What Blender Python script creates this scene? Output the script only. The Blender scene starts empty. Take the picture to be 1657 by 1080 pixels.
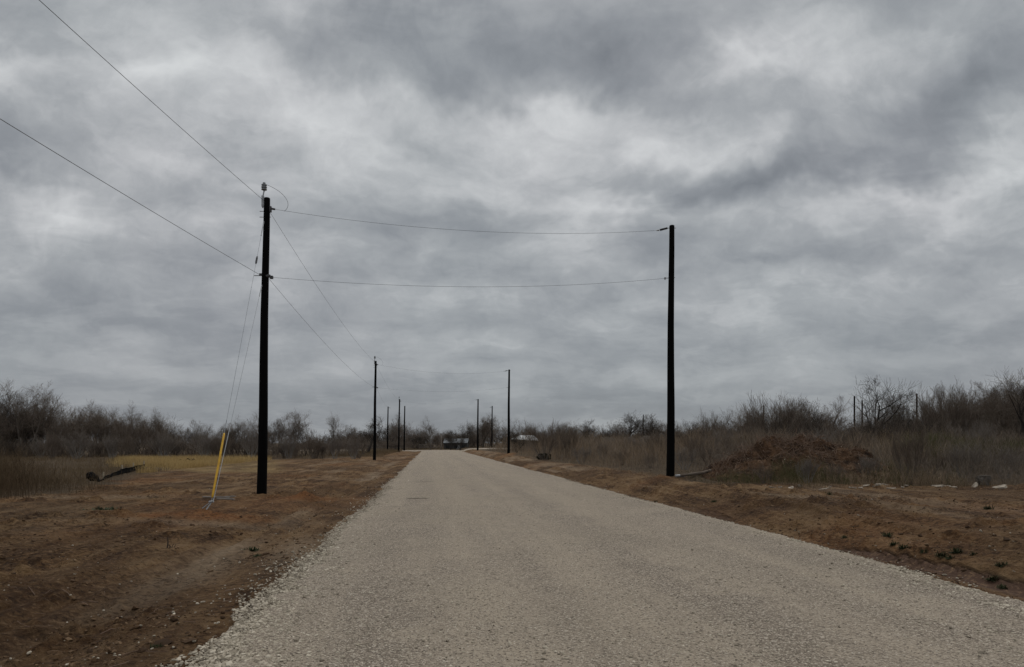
import bpy, math, random
import numpy as np
from mathutils import Vector

R = math.radians
C = bpy.context.scene.collection
scene = bpy.context.scene

# ------------------------------------------------------------------ camera, sky, sun, exposure
F = 1150.0                      # focal length in photo pixels (photo 1657 wide)
CAMH = 1.6
cam_d = bpy.data.cameras.new("camera")
cam = bpy.data.objects.new("camera", cam_d)
C.objects.link(cam)
cam.location = (0, 0, CAMH)
cam.rotation_euler = (R(91.0), 0, 0)
cam_d.sensor_width = 36.0
cam_d.lens = F / 1657 * 36
cam_d.shift_y = 157 / 1657
cam_d.clip_end = 6000
scene.camera = cam
scene.view_settings.view_transform = 'Standard'
scene.view_settings.look = 'None'
scene.view_settings.exposure = 0.0
scene.view_settings.gamma = 1.0

SUN_EL, SUN_AZ = R(52), R(25)   # behind the cloud, ahead and to the right
sun_d = bpy.data.lights.new("sun", 'SUN')
sun_d.energy = 1.0
sun_d.angle = R(50)
sun_d.color = (1.0, 0.95, 0.88)
sun = bpy.data.objects.new("sun", sun_d)
C.objects.link(sun)
sd = Vector((math.sin(SUN_AZ) * math.cos(SUN_EL), math.cos(SUN_AZ) * math.cos(SUN_EL), math.sin(SUN_EL)))
sun.rotation_euler = sd.to_track_quat('Z', 'Y').to_euler()


class NT:
    """small node-tree writer"""
    def __init__(s, tree):
        s.t = tree
        s.n = tree.nodes
        s.l = tree.links

    def node(s, typ, **kw):
        nd = s.n.new(typ)
        for k, v in kw.items():
            setattr(nd, k, v)
        return nd

    def put(s, sock, v):
        if hasattr(v, 'is_output') or isinstance(v, bpy.types.NodeSocket):
            s.l.new(v, sock)
        else:
            sock.default_value = v

    def math(s, op, a, b=0.0, c=None, clamp=False):
        nd = s.node('ShaderNodeMath', operation=op, use_clamp=clamp)
        s.put(nd.inputs[0], a)
        s.put(nd.inputs[1], b)
        if c is not None:
            s.put(nd.inputs[2], c)
        return nd.outputs[0]

    def noise(s, vec, scale, detail=4.0, rough=0.55, dist=0.0, out='Fac', lac=2.0):
        nd = s.node('ShaderNodeTexNoise')
        if vec is not None:
            s.l.new(vec, nd.inputs['Vector'])
        nd.inputs['Scale'].default_value = scale
        nd.inputs['Detail'].default_value = detail
        nd.inputs['Roughness'].default_value = rough
        nd.inputs['Distortion'].default_value = dist
        nd.inputs['Lacunarity'].default_value = lac
        return nd.outputs[out]

    def mapping(s, vec, scale=(1, 1, 1), rot=(0, 0, 0), loc=(0, 0, 0)):
        nd = s.node('ShaderNodeMapping')
        s.l.new(vec, nd.inputs['Vector'])
        nd.inputs['Scale'].default_value = scale
        nd.inputs['Rotation'].default_value = rot
        nd.inputs['Location'].default_value = loc
        return nd.outputs[0]

    def road_frame(s, pos, stretch):
        """position measured across the road and (squeezed) along it"""
        a = s.node('ShaderNodeSeparateXYZ')
        s.l.new(pos, a.inputs[0])
        c = s.node('ShaderNodeCombineXYZ')
        s.l.new(s.math('MULTIPLY_ADD', a.outputs[1], 0.115, a.outputs[0]), c.inputs[0])
        s.l.new(s.math('MULTIPLY', a.outputs[1], stretch), c.inputs[1])
        return c.outputs[0]

    def ramp(s, fac, stops, interp='LINEAR'):
        nd = s.node('ShaderNodeValToRGB')
        s.l.new(fac, nd.inputs[0])
        cr = nd.color_ramp
        cr.interpolation = interp
        while len(cr.elements) < len(stops):
            cr.elements.new(0.5)
        for e, (p, c) in zip(cr.elements, stops):
            e.position = p
            e.color = tuple(c) + (1,) if len(c) == 3 else c
        return nd.outputs[0]

    def mix(s, fac, a, b, mode='MIX'):
        nd = s.node('ShaderNodeMix', data_type='RGBA', blend_type=mode)
        s.put(nd.inputs[0], fac)
        for sock, v in ((nd.inputs[6], a), (nd.inputs[7], b)):
            if isinstance(v, (tuple, list)):
                sock.default_value = tuple(v) + (1,) if len(v) == 3 else v
            else:
                s.l.new(v, sock)
        return nd.outputs[2]

    def maprange(s, v, a, b, c=0.0, d=1.0, smooth=False):
        nd = s.node('ShaderNodeMapRange', clamp=True)
        if smooth:
            nd.interpolation_type = 'SMOOTHSTEP'
        s.put(nd.inputs[0], v)
        for i, x in enumerate((a, b, c, d)):
            nd.inputs[i + 1].default_value = x
        return nd.outputs[0]


def build_world():
    w = bpy.data.worlds.new("World")
    scene.world = w
    w.use_nodes = True
    t = NT(w.node_tree)
    t.n.clear()
    out = t.node('ShaderNodeOutputWorld')
    bg = t.node('ShaderNodeBackground')
    bg.inputs['Strength'].default_value = 0.1
    t.l.new(bg.outputs[0], out.inputs[0])
    tc = t.node('ShaderNodeTexCoord').outputs['Generated']
    sky = t.node('ShaderNodeTexSky', sky_type='NISHITA', sun_disc=False)
    sky.sun_elevation = SUN_EL
    sky.sun_rotation = SUN_AZ
    sx = t.node('ShaderNodeSeparateXYZ')
    t.l.new(tc, sx.inputs[0])
    x, y, z = sx.outputs
    # a flat cloud deck: the ray meets it at (x, y) / (z + k)
    zz = t.math('ADD', t.math('MAXIMUM', z, 0.0), 0.27)
    cp = t.node('ShaderNodeCombineXYZ')
    t.l.new(t.math('DIVIDE', x, zz), cp.inputs[0])
    t.l.new(t.math('DIVIDE', y, zz), cp.inputs[1])
    plane = cp.outputs[0]
    # compass coordinates of the big cloud masses (tangent of azimuth and of elevation)
    yy = t.math('MAXIMUM', y, 0.02)
    front = t.maprange(y, 0.05, 0.3)
    cu = t.node('ShaderNodeCombineXYZ')
    t.l.new(t.math('DIVIDE', x, yy), cu.inputs[0])
    t.l.new(t.math('DIVIDE', z, yy), cu.inputs[1])
    uv = cu.outputs[0]
    wn = t.noise(uv, 3.2, 5.0, 0.6, 0.2, 'Color')
    vs = t.node('ShaderNodeVectorMath', operation='SUBTRACT')
    t.l.new(wn, vs.inputs[0])
    vs.inputs[1].default_value = (0.5, 0.5, 0.5)
    vm = t.node('ShaderNodeVectorMath', operation='SCALE')
    t.l.new(vs.outputs[0], vm.inputs[0])
    vm.inputs['Scale'].default_value = 0.34
    va = t.node('ShaderNodeVectorMath', operation='ADD')
    t.l.new(uv, va.inputs[0])
    t.l.new(vm.outputs[0], va.inputs[1])
    wuv = va.outputs[0]
    blobs = [  # photo px, px, radius, radius, tilt (deg, up to the right), amount
        (760, 85, 250, 62, -4, -0.20), (590, 40, 170, 60, -8, -0.10), (950, 90, 90, 45, 0, -0.10),
        (1120, 40, 120, 45, 0, -0.05),
        (1440, 235, 290, 58, 24, -0.24), (1270, 215, 110, 50, 10, -0.10), (1180, 300, 150, 28, 8, -0.13),
        (1600, 120, 120, 60, 50, -0.12),
        (150, 500, 330, 55, 0, -0.12), (15, 255, 85, 60, 0, -0.17), (275, 312, 75, 30, 0, -0.12),
        (330, 175, 60, 25, 0, -0.06), (80, 70, 130, 30, 0, -0.05),
        (720, 412, 150, 32, 0, -0.12), (600, 350, 90, 25, 0, -0.05), (1440, 410, 190, 38, 8, -0.11),
        (1020, 325, 170, 28, 0, -0.09), (350, 390, 120, 40, -20, -0.04), (1000, 440, 200, 18, 0, -0.05),
        (1300, 545, 400, 30, 0, -0.05), (760, 660, 900, 42, 0, -0.10),
        (420, 185, 130, 70, -40, 0.13), (245, 110, 70, 28, 10, 0.12), (60, 130, 130, 45, -10, 0.09),
        (900, 225, 150, 75, -15, 0.12), (700, 175, 170, 40, 0, 0.08), (1150, 98, 70, 26, 10, 0.11), (1265, 70, 150, 45, 10, 0.12),
        (1110, 245, 110, 36, 10, 0.13), (980, 180, 120, 30, 0, 0.07), (1400, 210, 60, 22, 0, 0.07),
        (860, 350, 260, 34, 0, 0.09), (1500, 318, 260, 22, 5, 0.12), (100, 330, 190, 28, 0, 0.10),
        (1050, 352, 60, 16, 0, 0.12), (1290, 372, 60, 20, 0, 0.07), (560, 250, 180, 50, 0, 0.06), (1330, 350, 120, 30, 0, 0.05),
    ]
    total = None
    for (px, py, rx, ry, tilt, amp) in blobs:
        mp = t.node('ShaderNodeMapping', vector_type='TEXTURE')
        t.l.new(wuv, mp.inputs['Vector'])
        mp.inputs['Location'].default_value = ((px - 828.5) / F, (717 - py) / F, 0)
        mp.inputs['Rotation'].default_value = (0, 0, R(tilt))
        mp.inputs['Scale'].default_value = (rx / F * 1.15, ry / F * 1.15, 1)
        ml = t.node('ShaderNodeVectorMath', operation='MULTIPLY')
        t.l.new(mp.outputs[0], ml.inputs[0])
        ml.inputs[1].default_value = (1, 1, 0)
        dt = t.node('ShaderNodeVectorMath', operation='DOT_PRODUCT')
        t.l.new(ml.outputs[0], dt.inputs[0])
        t.l.new(ml.outputs[0], dt.inputs[1])
        g = t.math('MULTIPLY', t.math('EXPONENT', t.math('MULTIPLY', dt.outputs['Value'], -1.0)), amp)
        total = g if total is None else t.math('ADD', total, g)
    total = t.math('MULTIPLY', t.math('MULTIPLY', total, 1.25), front)
    # broken stratocumulus: soft clumps whose rows flatten toward the horizon
    warp = t.node('ShaderNodeVectorMath', operation='MULTIPLY_ADD')
    t.l.new(t.noise(plane, 2.6, 4.0, 0.55, 0.0, 'Color'), warp.inputs[0])
    warp.inputs[1].default_value = (0.30, 0.30, 0.0)
    t.l.new(plane, warp.inputs[2])
    wp = warp.outputs[0]
    n1 = t.noise(wp, 1.5, 9.0, 0.60, 0.2)
    sc2, rt2 = (1.0, 1.25, 1), (0, 0, R(-8))
    n2 = t.noise(t.mapping(wp, sc2, rt2, (3.1, 7.7, 0)), 3.9, 9.0, 0.61, 0.1)
    # the same clumps a little nearer: their difference lights the far rims and darkens the bases
    off = t.node('ShaderNodeVectorMath', operation='ADD')
    t.l.new(wp, off.inputs[0])
    off.inputs[1].default_value = (0.01, -0.055, 0.0)
    n2b = t.noise(t.mapping(off.outputs[0], sc2, rt2, (3.1, 7.7, 0)), 3.9, 4.0, 0.50, 0.1)
    n3 = t.noise(wuv, 13.0, 7.0, 0.66, 0.1)
    lump = t.maprange(n2, 0.40, 0.61, -0.5, 0.5, True)
    v = t.math('ADD', total, t.math('MULTIPLY', t.math('SUBTRACT', n1, 0.5), t.maprange(z, 0.02, 0.2, 0.28, 0.50)))
    v = t.math('ADD', v, t.math('MULTIPLY', lump, t.maprange(z, 0.02, 0.24, 0.09, 0.15)))
    v = t.math('ADD', v, t.math('MULTIPLY', t.math('SUBTRACT', n2b, n2), t.maprange(z, 0.03, 0.25, 0.12, 0.55)))
    v = t.math('ADD', v, t.math('MULTIPLY', t.math('SUBTRACT', n3, 0.5), t.maprange(z, 0.03, 0.2, 0.08, 0.24)))
    # low sky is a touch darker than the deck overhead
    v = t.math('ADD', v, t.maprange(z, 0.0, 0.30, 0.41, 0.55))
    col = t.ramp(v, [(0.10, (1.78, 1.95, 2.15)), (0.32, (2.62, 2.82, 3.03)), (0.50, (3.60, 3.81, 3.97)),
                     (0.66, (4.98, 5.16, 5.28)), (0.88, (7.0, 7.2, 7.25))])
    n4 = t.noise(uv, 2.0, 3.0, 0.5)
    col = t.mix(t.maprange(n4, 0.4, 0.65, 0.0, 0.5), col, t.mix(1.0, col, (1.03, 0.99, 1.0), 'MULTIPLY'))
    # an overcast sky is brightest overhead
    zen = t.maprange(z, 0.52, 0.95, 1.0, 1.9, True)
    zc = t.node('ShaderNodeCombineColor')
    for i in range(3):
        t.l.new(zen, zc.inputs[i])
    col = t.mix(1.0, col, zc.outputs[0], 'MULTIPLY')
    full = t.mix(0.975, sky.outputs[0], col)
    t.l.new(full, bg.inputs['Color'])
    w.cycles.sampling_method = 'MANUAL'
    w.cycles.sample_map_resolution = 512


build_world()

# ------------------------------------------------------------------ numeric helpers
rng = np.random.default_rng(7)
random.seed(7)


def hash2(ix, iy, seed):
    h = (ix.astype(np.int64) * 374761393 + iy.astype(np.int64) * 668265263 + seed * 1274126177) & 0xFFFFFFFF
    h = ((h ^ (h >> 13)) * 1274126177) & 0xFFFFFFFF
    h = (h ^ (h >> 16)) & 0xFFFFFF
    return h / float(0xFFFFFF)


def vnoise(x, y, seed=0):
    x = np.asarray(x, float)
    y = np.asarray(y, float)
    ix, iy = np.floor(x), np.floor(y)
    fx, fy = x - ix, y - iy
    fx = fx * fx * fx * (fx * (fx * 6 - 15) + 10)
    fy = fy * fy * fy * (fy * (fy * 6 - 15) + 10)
    a = hash2(ix, iy, seed)
    b = hash2(ix + 1, iy, seed)
    c = hash2(ix, iy + 1, seed)
    d = hash2(ix + 1, iy + 1, seed)
    return (a * (1 - fx) + b * fx) * (1 - fy) + (c * (1 - fx) + d * fx) * fy


def fbm(x, y, seed=0, octaves=4, gain=0.5):
    t, amp, s = 0.0, 1.0, 0.0
    for o in range(octaves):
        t = t + amp * (vnoise(x * 2 ** o + 17.3 * o, y * 2 ** o - 9.1 * o, seed + o) - 0.5)
        s += amp
        amp *= gain
    return t / s * 2


def sstep(a, b, x):
    t = np.clip((x - a) / (b - a), 0, 1)
    return t * t * (3 - 2 * t)


SLOPE = 0.115                    # the road runs slightly left of the view
RL, RR = -1.8, 5.95              # its edges, measured across from the camera line


def lat(x, y):
    return x + SLOPE * y


def X(px, d):
    return (px - 828.5) / F * d


def Z(py, d):
    return CAMH + (717 - py) / F * d


def blob(x, y, cx, cy, rx, ry):
    return np.exp(-(((x - cx) / rx) ** 2 + ((y - cy) / ry) ** 2))


def terrain(x, y, fine=True):
    x = np.asarray(x, float)
    y = np.asarray(y, float)
    s = lat(x, y)
    mid = (RL + RR) / 2
    half = (RR - RL) / 2
    on = np.clip(np.abs(s - mid) / half, 0, 1)
    far = 1 - sstep(135, 150, y)
    road = 0.05 * (1 - on ** 2)
    left = np.where(s < RL, 1.0, 0.0) * (-0.13 * np.exp(-((s + 3.3) / 0.9) ** 2) + 0.03 * sstep(-5, -8, s))
    right = np.where(s > RR, 1.0, 0.0) * (-0.12 * np.exp(-((s - 6.6) / 0.45) ** 2)) + 0.33 * sstep(6.5, 8.6, s) + np.where(s > RR, 1.0, 0.0) * 0.04 * np.exp(-((s - 7.25 - 0.25 * fbm(x * .5, y * .5, 19, 2)) / 0.28) ** 2)
    z = (road + left * far + right)
    off = np.maximum(sstep(RL - 0.2, RL - 1.2, s), sstep(RR + 0.2, RR + 1.0, s))
    near = 1 - sstep(60, 140, y) * 0.7
    z = z + off * near * (0.06 * fbm(x * 0.33, y * 0.33, 3, 3))
    z = z + 0.16 * off * fbm(x * 0.05, y * 0.05, 11, 2) * sstep(12, 40, y)
    if fine:
        f = 1 - sstep(25, 60, y)
        z = z + off * f * (0.045 * fbm(x * 1.3, y * 1.3, 5, 4, 0.6))
        cl = np.maximum(fbm(x * 3.1, y * 3.1, 25, 4, 0.6) - 0.12, 0)
        patch = sstep(-0.15, 0.25, fbm(x * 0.45, y * 0.45, 31, 2))
        z = z + off * f * (0.2 + 0.8 * patch) * 0.21 * cl
        # wheel ruts and blade marks that run along the road
        rut = np.maximum(fbm(s * 2.9 + 0.4 * fbm(x * 0.3, y * 0.3, 8, 2), y * 0.07, 41, 3), -0.35)
        z = z + off * f * 0.15 * rut * sstep(-10, -4, -np.abs(s - mid) + 0 * s)
        z = z + 0.006 * f * (1 - off) * fbm(x * 6, y * 6, 61, 3)
    # spoil thrown up round the pole bases and the anchor
    z = z + 0.13 * blob(x, y, -6.2, 21.3, 0.55, 0.6) * (1 + 0.6 * fbm(x * 4, y * 4, 71, 3))
    z = z + 0.07 * blob(x, y, -6.8, 15.9, 0.9, 0.6) * (1 + 0.8 * fbm(x * 4, y * 4, 72, 3))
    z = z + 0.10 * blob(x, y, 6.3, 25.2, 1.2, 0.6) * (1 + 0.6 * fbm(x * 4, y * 4, 73, 3))
    z = z + 0.03 * blob(x, y, -7.71, 21.85, 0.42, 0.40) * (1 + 0.8 * fbm(x * 5, y * 5, 75, 3))
    z = z + 0.03 * blob(x, y, 5.72, 25.6, 0.40, 0.40) * (1 + 0.8 * fbm(x * 5, y * 5, 76, 3))
    z = z + 0.22 * blob(x, y, 0.35, 75.3, 1.2, 0.9)
    z = z + 0.35 * blob(x, y, 14.9, 19.6, 0.7, 0.5) * (1 + 0.7 * fbm(x * 4, y * 4, 74, 3))
    return z


def tz(x, y):
    return float(terrain(np.array([x]), np.array([y]))[0])


# ------------------------------------------------------------------ mesh helpers
def mesh_np(name, verts, quads=None, tris=None, mat=None, smooth=False):
    me = bpy.data.meshes.new(name)
    verts = np.asarray(verts, np.float32).reshape(-1, 3)
    me.vertices.add(len(verts))
    me.vertices.foreach_set("co", verts.ravel())
    loops, starts, n = [], [], 0
    if quads is not None and len(quads):
        q = np.asarray(quads, np.int32).reshape(-1, 4)
        loops.append(q.ravel())
        starts.append(np.arange(len(q), dtype=np.int32) * 4)
        n = q.size
    if tris is not None and len(tris):
        q = np.asarray(tris, np.int32).reshape(-1, 3)
        loops.append(q.ravel())
        starts.append(n + np.arange(len(q), dtype=np.int32) * 3)
    loops = np.concatenate(loops)
    starts = np.concatenate(starts)
    me.loops.add(len(loops))
    me.loops.foreach_set("vertex_index", loops)
    me.polygons.add(len(starts))
    me.polygons.foreach_set("loop_start", starts)
    me.update(calc_edges=True)
    me.polygons.foreach_set("use_smooth", np.full(len(starts), smooth, bool))
    if mat:
        me.materials.append(mat)
    return me


def link(name, me, parent=None, loc=None):
    o = bpy.data.objects.new(name, me)
    C.objects.link(o)
    if parent is not None:
        o.parent = parent
    if loc is not None:
        o.location = loc
    return o


def tag(o, label, cat, group=None, kind=None):
    o['label'] = label
    o['category'] = cat
    if group:
        o['group'] = group
    if kind:
        o['kind'] = kind
    return o


def thing(name, label, cat, loc=(0, 0, 0), rz=0.0, group=None):
    o = bpy.data.objects.new(name, None)
    C.objects.link(o)
    o.location = loc
    o.rotation_euler = (0, 0, rz)
    return tag(o, label, cat, group)


class MB:
    """collects shapes into one mesh"""
    def __init__(s):
        s.v, s.q, s.t, s.n = [], [], [], 0

    def add(s, v, q=None, t=None):
        v = np.asarray(v, float).reshape(-1, 3)
        s.v.append(v)
        if q is not None and len(q):
            s.q.append(np.asarray(q, int).reshape(-1, 4) + s.n)
        if t is not None and len(t):
            s.t.append(np.asarray(t, int).reshape(-1, 3) + s.n)
        s.n += len(v)

    def box(s, c, size, rot=None):
        sx, sy, sz = [a / 2 for a in size]
        v = np.array([[x, y, z] for z in (-sz, sz) for y in (-sy, sy) for x in (-sx, sx)])
        if rot is not None:
            v = v @ np.array(rot.to_matrix()).T if hasattr(rot, 'to_matrix') else v @ np.asarray(rot).T
        s.add(v + np.asarray(c), [[0, 2, 3, 1], [4, 5, 7, 6], [0, 1, 5, 4], [2, 6, 7, 3], [1, 3, 7, 5], [0, 4, 6, 2]])

    def tube(s, pts, radii, n=8, caps=True):
        pts = np.asarray(pts, float)
        k = len(pts)
        radii = np.broadcast_to(np.asarray(radii, float), (k,))
        tan = np.gradient(pts, axis=0)
        tan /= np.linalg.norm(tan, axis=1)[:, None] + 1e-12
        ref = np.array([1.0, 0, 0]) if abs(tan[0][0]) < 0.8 else np.array([0, 1.0, 0])
        rings = []
        a = np.arange(n) / n * 2 * np.pi
        for i in range(k):
            u = ref - tan[i] * ref.dot(tan[i])
            u /= np.linalg.norm(u) + 1e-12
            w = np.cross(tan[i], u)
            rings.append(pts[i] + radii[i] * (np.cos(a)[:, None] * u + np.sin(a)[:, None] * w))
        v = np.concatenate(rings)
        q = []
        for i in range(k - 1):
            for j in range(n):
                q.append([i * n + j, i * n + (j + 1) % n, (i + 1) * n + (j + 1) % n, (i + 1) * n + j])
        t = []
        if caps:
            v = np.concatenate([v, pts[:1], pts[-1:]])
            for j in range(n):
                t.append([k * n, (j + 1) % n, j])
                t.append([k * n + 1, (k - 1) * n + j, (k - 1) * n + (j + 1) % n])
        s.add(v, q, t)

    def build(s, name, mat, parent=None, smooth=False, loc=None):
        me = mesh_np(name, np.concatenate(s.v), np.concatenate(s.q) if s.q else None,
                     np.concatenate(s.t) if s.t else None, mat, smooth)
        return link(name, me, parent, loc)


# ------------------------------------------------------------------ materials
def new_mat(name):
    m = bpy.data.materials.new(name)
    m.use_nodes = True
    t = NT(m.node_tree)
    t.n.clear()
    out = t.node('ShaderNodeOutputMaterial')
    b = t.node('ShaderNodeBsdfPrincipled')
    t.l.new(b.outputs[0], out.inputs[0])
    b.inputs['Specular IOR Level'].default_value = 0.2
    return m, t, b


def simple(name, a, b2, scale=8.0, rough=0.85, stretch=(1, 1, 1), spec=0.15, metal=0.0, bump=0.0, detail=5.0):
    m, t, b = new_mat(name)
    tc = t.node('ShaderNodeTexCoord').outputs['Object']
    vec = t.mapping(tc, stretch)
    n = t.noise(vec, scale, detail, 0.6)
    col = t.ramp(n, [(0.32, a), (0.68, b2)])
    t.l.new(col, b.inputs['Base Color'])
    b.inputs['Roughness'].default_value = rough
    b.inputs['Specular IOR Level'].default_value = spec
    b.inputs['Metallic'].default_value = metal
    if bump:
        bp = t.node('ShaderNodeBump')
        bp.inputs['Distance'].default_value = bump
        bp.inputs['Strength'].default_value = 1.0
        t.l.new(n, bp.inputs['Height'])
        t.l.new(bp.outputs[0], b.inputs['Normal'])
    return m


def plant_mat(name, a, b2, c2, scale=0.6):
    """colour drifts from plant to plant and from stem to stem"""
    m, t, b = new_mat(name)
    g = t.node('ShaderNodeNewGeometry')
    n = t.noise(g.outputs['Position'], scale, 3.0, 0.6)
    rnd = g.outputs['Random Per Island']
    col = t.mix(t.maprange(n, 0.35, 0.65), a, b2)
    col = t.mix(t.math('MULTIPLY', rnd, 0.7), col, c2)
    t.l.new(col, b.inputs['Base Color'])
    b.inputs['Roughness'].default_value = 0.9
    b.inputs['Specular IOR Level'].default_value = 0.08
    return m


def soil_mat():
    m, t, b = new_mat('soil')
    pos = t.node('ShaderNodeNewGeometry').outputs['Position']
    att = t.node('ShaderNodeAttribute', attribute_name='soil_kind').outputs
    sep = t.node('ShaderNodeSeparateColor')
    t.l.new(att[0], sep.inputs[0])
    sand, orange, litter = sep.outputs
    mud = att[3]
    along = t.road_frame(pos, 0.13)
    n1 = t.noise(pos, 0.55, 6.0, 0.62, 0.4)
    n2 = t.noise(along, 2.6, 6.0, 0.62, 0.35)
    n3 = t.noise(pos, 9.0, 7.0, 0.68, 0.2)
    n4 = t.noise(pos, 60.0, 4.0, 0.6)
    h = t.math('ADD', t.math('MULTIPLY', n1, 0.34), t.math('ADD', t.math('MULTIPLY', n2, 0.36), t.math('MULTIPLY', n3, 0.30)))
    h = t.math('MULTIPLY_ADD', t.math('SUBTRACT', h, 0.5), 1.35, 0.5)
    col = t.ramp(h, [(0.39, (0.047, 0.0245, 0.012)), (0.46, (0.116, 0.063, 0.029)), (0.54, (0.195, 0.117, 0.057)), (0.66, (0.28, 0.184, 0.100))])
    grain = t.math('MULTIPLY_ADD', n4, 0.9, 0.55)
    col = t.mix(1.0, col, t.mix(0.0, (0, 0, 0), (1, 1, 1)), 'MIX') if False else col
    cg = t.node('ShaderNodeCombineColor')
    for i in range(3):
        t.l.new(grain, cg.inputs[i])
    col = t.mix(0.8, col, cg.outputs[0], 'MULTIPLY')
    sandc = t.ramp(n3, [(0.3, (0.23, 0.165, 0.108)), (0.7, (0.35, 0.265, 0.18))])
    col = t.mix(t.math('MULTIPLY', sand, t.maprange(n2, 0.3, 0.6, 0.4, 1.0)), col, sandc)
    orc = t.ramp(n3, [(0.3, (0.135, 0.054, 0.020)), (0.7, (0.27, 0.122, 0.048))])
    col = t.mix(t.math('MULTIPLY', orange, t.maprange(n1, 0.3, 0.55, 0.5, 1.0)), col, orc)
    litc = t.ramp(n3, [(0.3, (0.050, 0.037, 0.025)), (0.7, (0.125, 0.090, 0.056))])
    col = t.mix(litter, col, litc)
    mudc = t.ramp(n3, [(0.3, (0.060, 0.034, 0.023)), (0.7, (0.080, 0.047, 0.032))])
    col = t.mix(mud, col, mudc)
    att2 = t.node('ShaderNodeAttribute', attribute_name='straw_litter').outputs['Fac']
    col = t.mix(att2, col, t.ramp(n3, [(0.3, (0.26, 0.185, 0.078)), (0.7, (0.42, 0.31, 0.14))]))
    # stray chips of limestone
    vo = t.node('ShaderNodeTexVoronoi', feature='F1')
    t.l.new(pos, vo.inputs['Vector'])
    vo.inputs['Scale'].default_value = 16.0
    sc = t.node('ShaderNodeSeparateColor')
    t.l.new(vo.outputs['Color'], sc.inputs[0])
    chip = t.math('MULTIPLY', t.math('LESS_THAN', vo.outputs['Distance'], t.math('MULTIPLY', sc.outputs[1], 0.16)),
                  t.math('GREATER_THAN', sc.outputs[0], 0.94))
    col = t.mix(t.math('MULTIPLY', chip, t.math('SUBTRACT', 1.0, mud)), col, (0.42, 0.37, 0.30))
    n5 = t.noise(t.mapping(pos, (1.0, 1.0, 1.0), (0, 0, 0.4)), 13.0, 8.0, 0.72, 0.5)
    wet = t.maprange(t.noise(t.road_frame(pos, 0.30), 0.45, 5.0, 0.6, 0.6), 0.47, 0.60, 0.0, 0.52, True)
    col = t.mix(t.math('MULTIPLY', wet, t.math('SUBTRACT', 1.0, litter)), col, (0.058, 0.030, 0.015))
    # damp crumbs and clod shade painted into the colour, darker than the dry crust
    crumb_shade = t.math('MULTIPLY', t.maprange(n5, 0.485, 0.40), t.maprange(n1, 0.60, 0.42, 0.30, 0.95))
    col = t.mix(crumb_shade, col, (0.034, 0.019, 0.010))
    dry = t.math('MULTIPLY', t.maprange(n5, 0.54, 0.68), 0.7)
    col = t.mix(dry, col, (0.27, 0.175, 0.098))
    t.l.new(col, b.inputs['Base Color'])
    b.inputs['Roughness'].default_value = 0.95
    b.inputs['Specular IOR Level'].default_value = 0.1
    hb = t.math('ADD', t.math('MULTIPLY', n5, 0.35), t.math('MULTIPLY', n3, 0.7))
    hb = t.math('ADD', hb, t.math('ADD', t.math('MULTIPLY', n2, 0.6), t.math('MULTIPLY', n4, 0.10)))
    hb = t.math('MULTIPLY', hb, t.math('SUBTRACT', 1.0, t.math('MULTIPLY', mud, 0.85)))
    bp = t.node('ShaderNodeBump')
    bp.inputs['Strength'].default_value = 1.0
    bp.inputs['Distance'].default_value = 0.20
    t.l.new(hb, bp.inputs['Height'])
    t.l.new(bp.outputs[0], b.inputs['Normal'])
    return m


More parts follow.
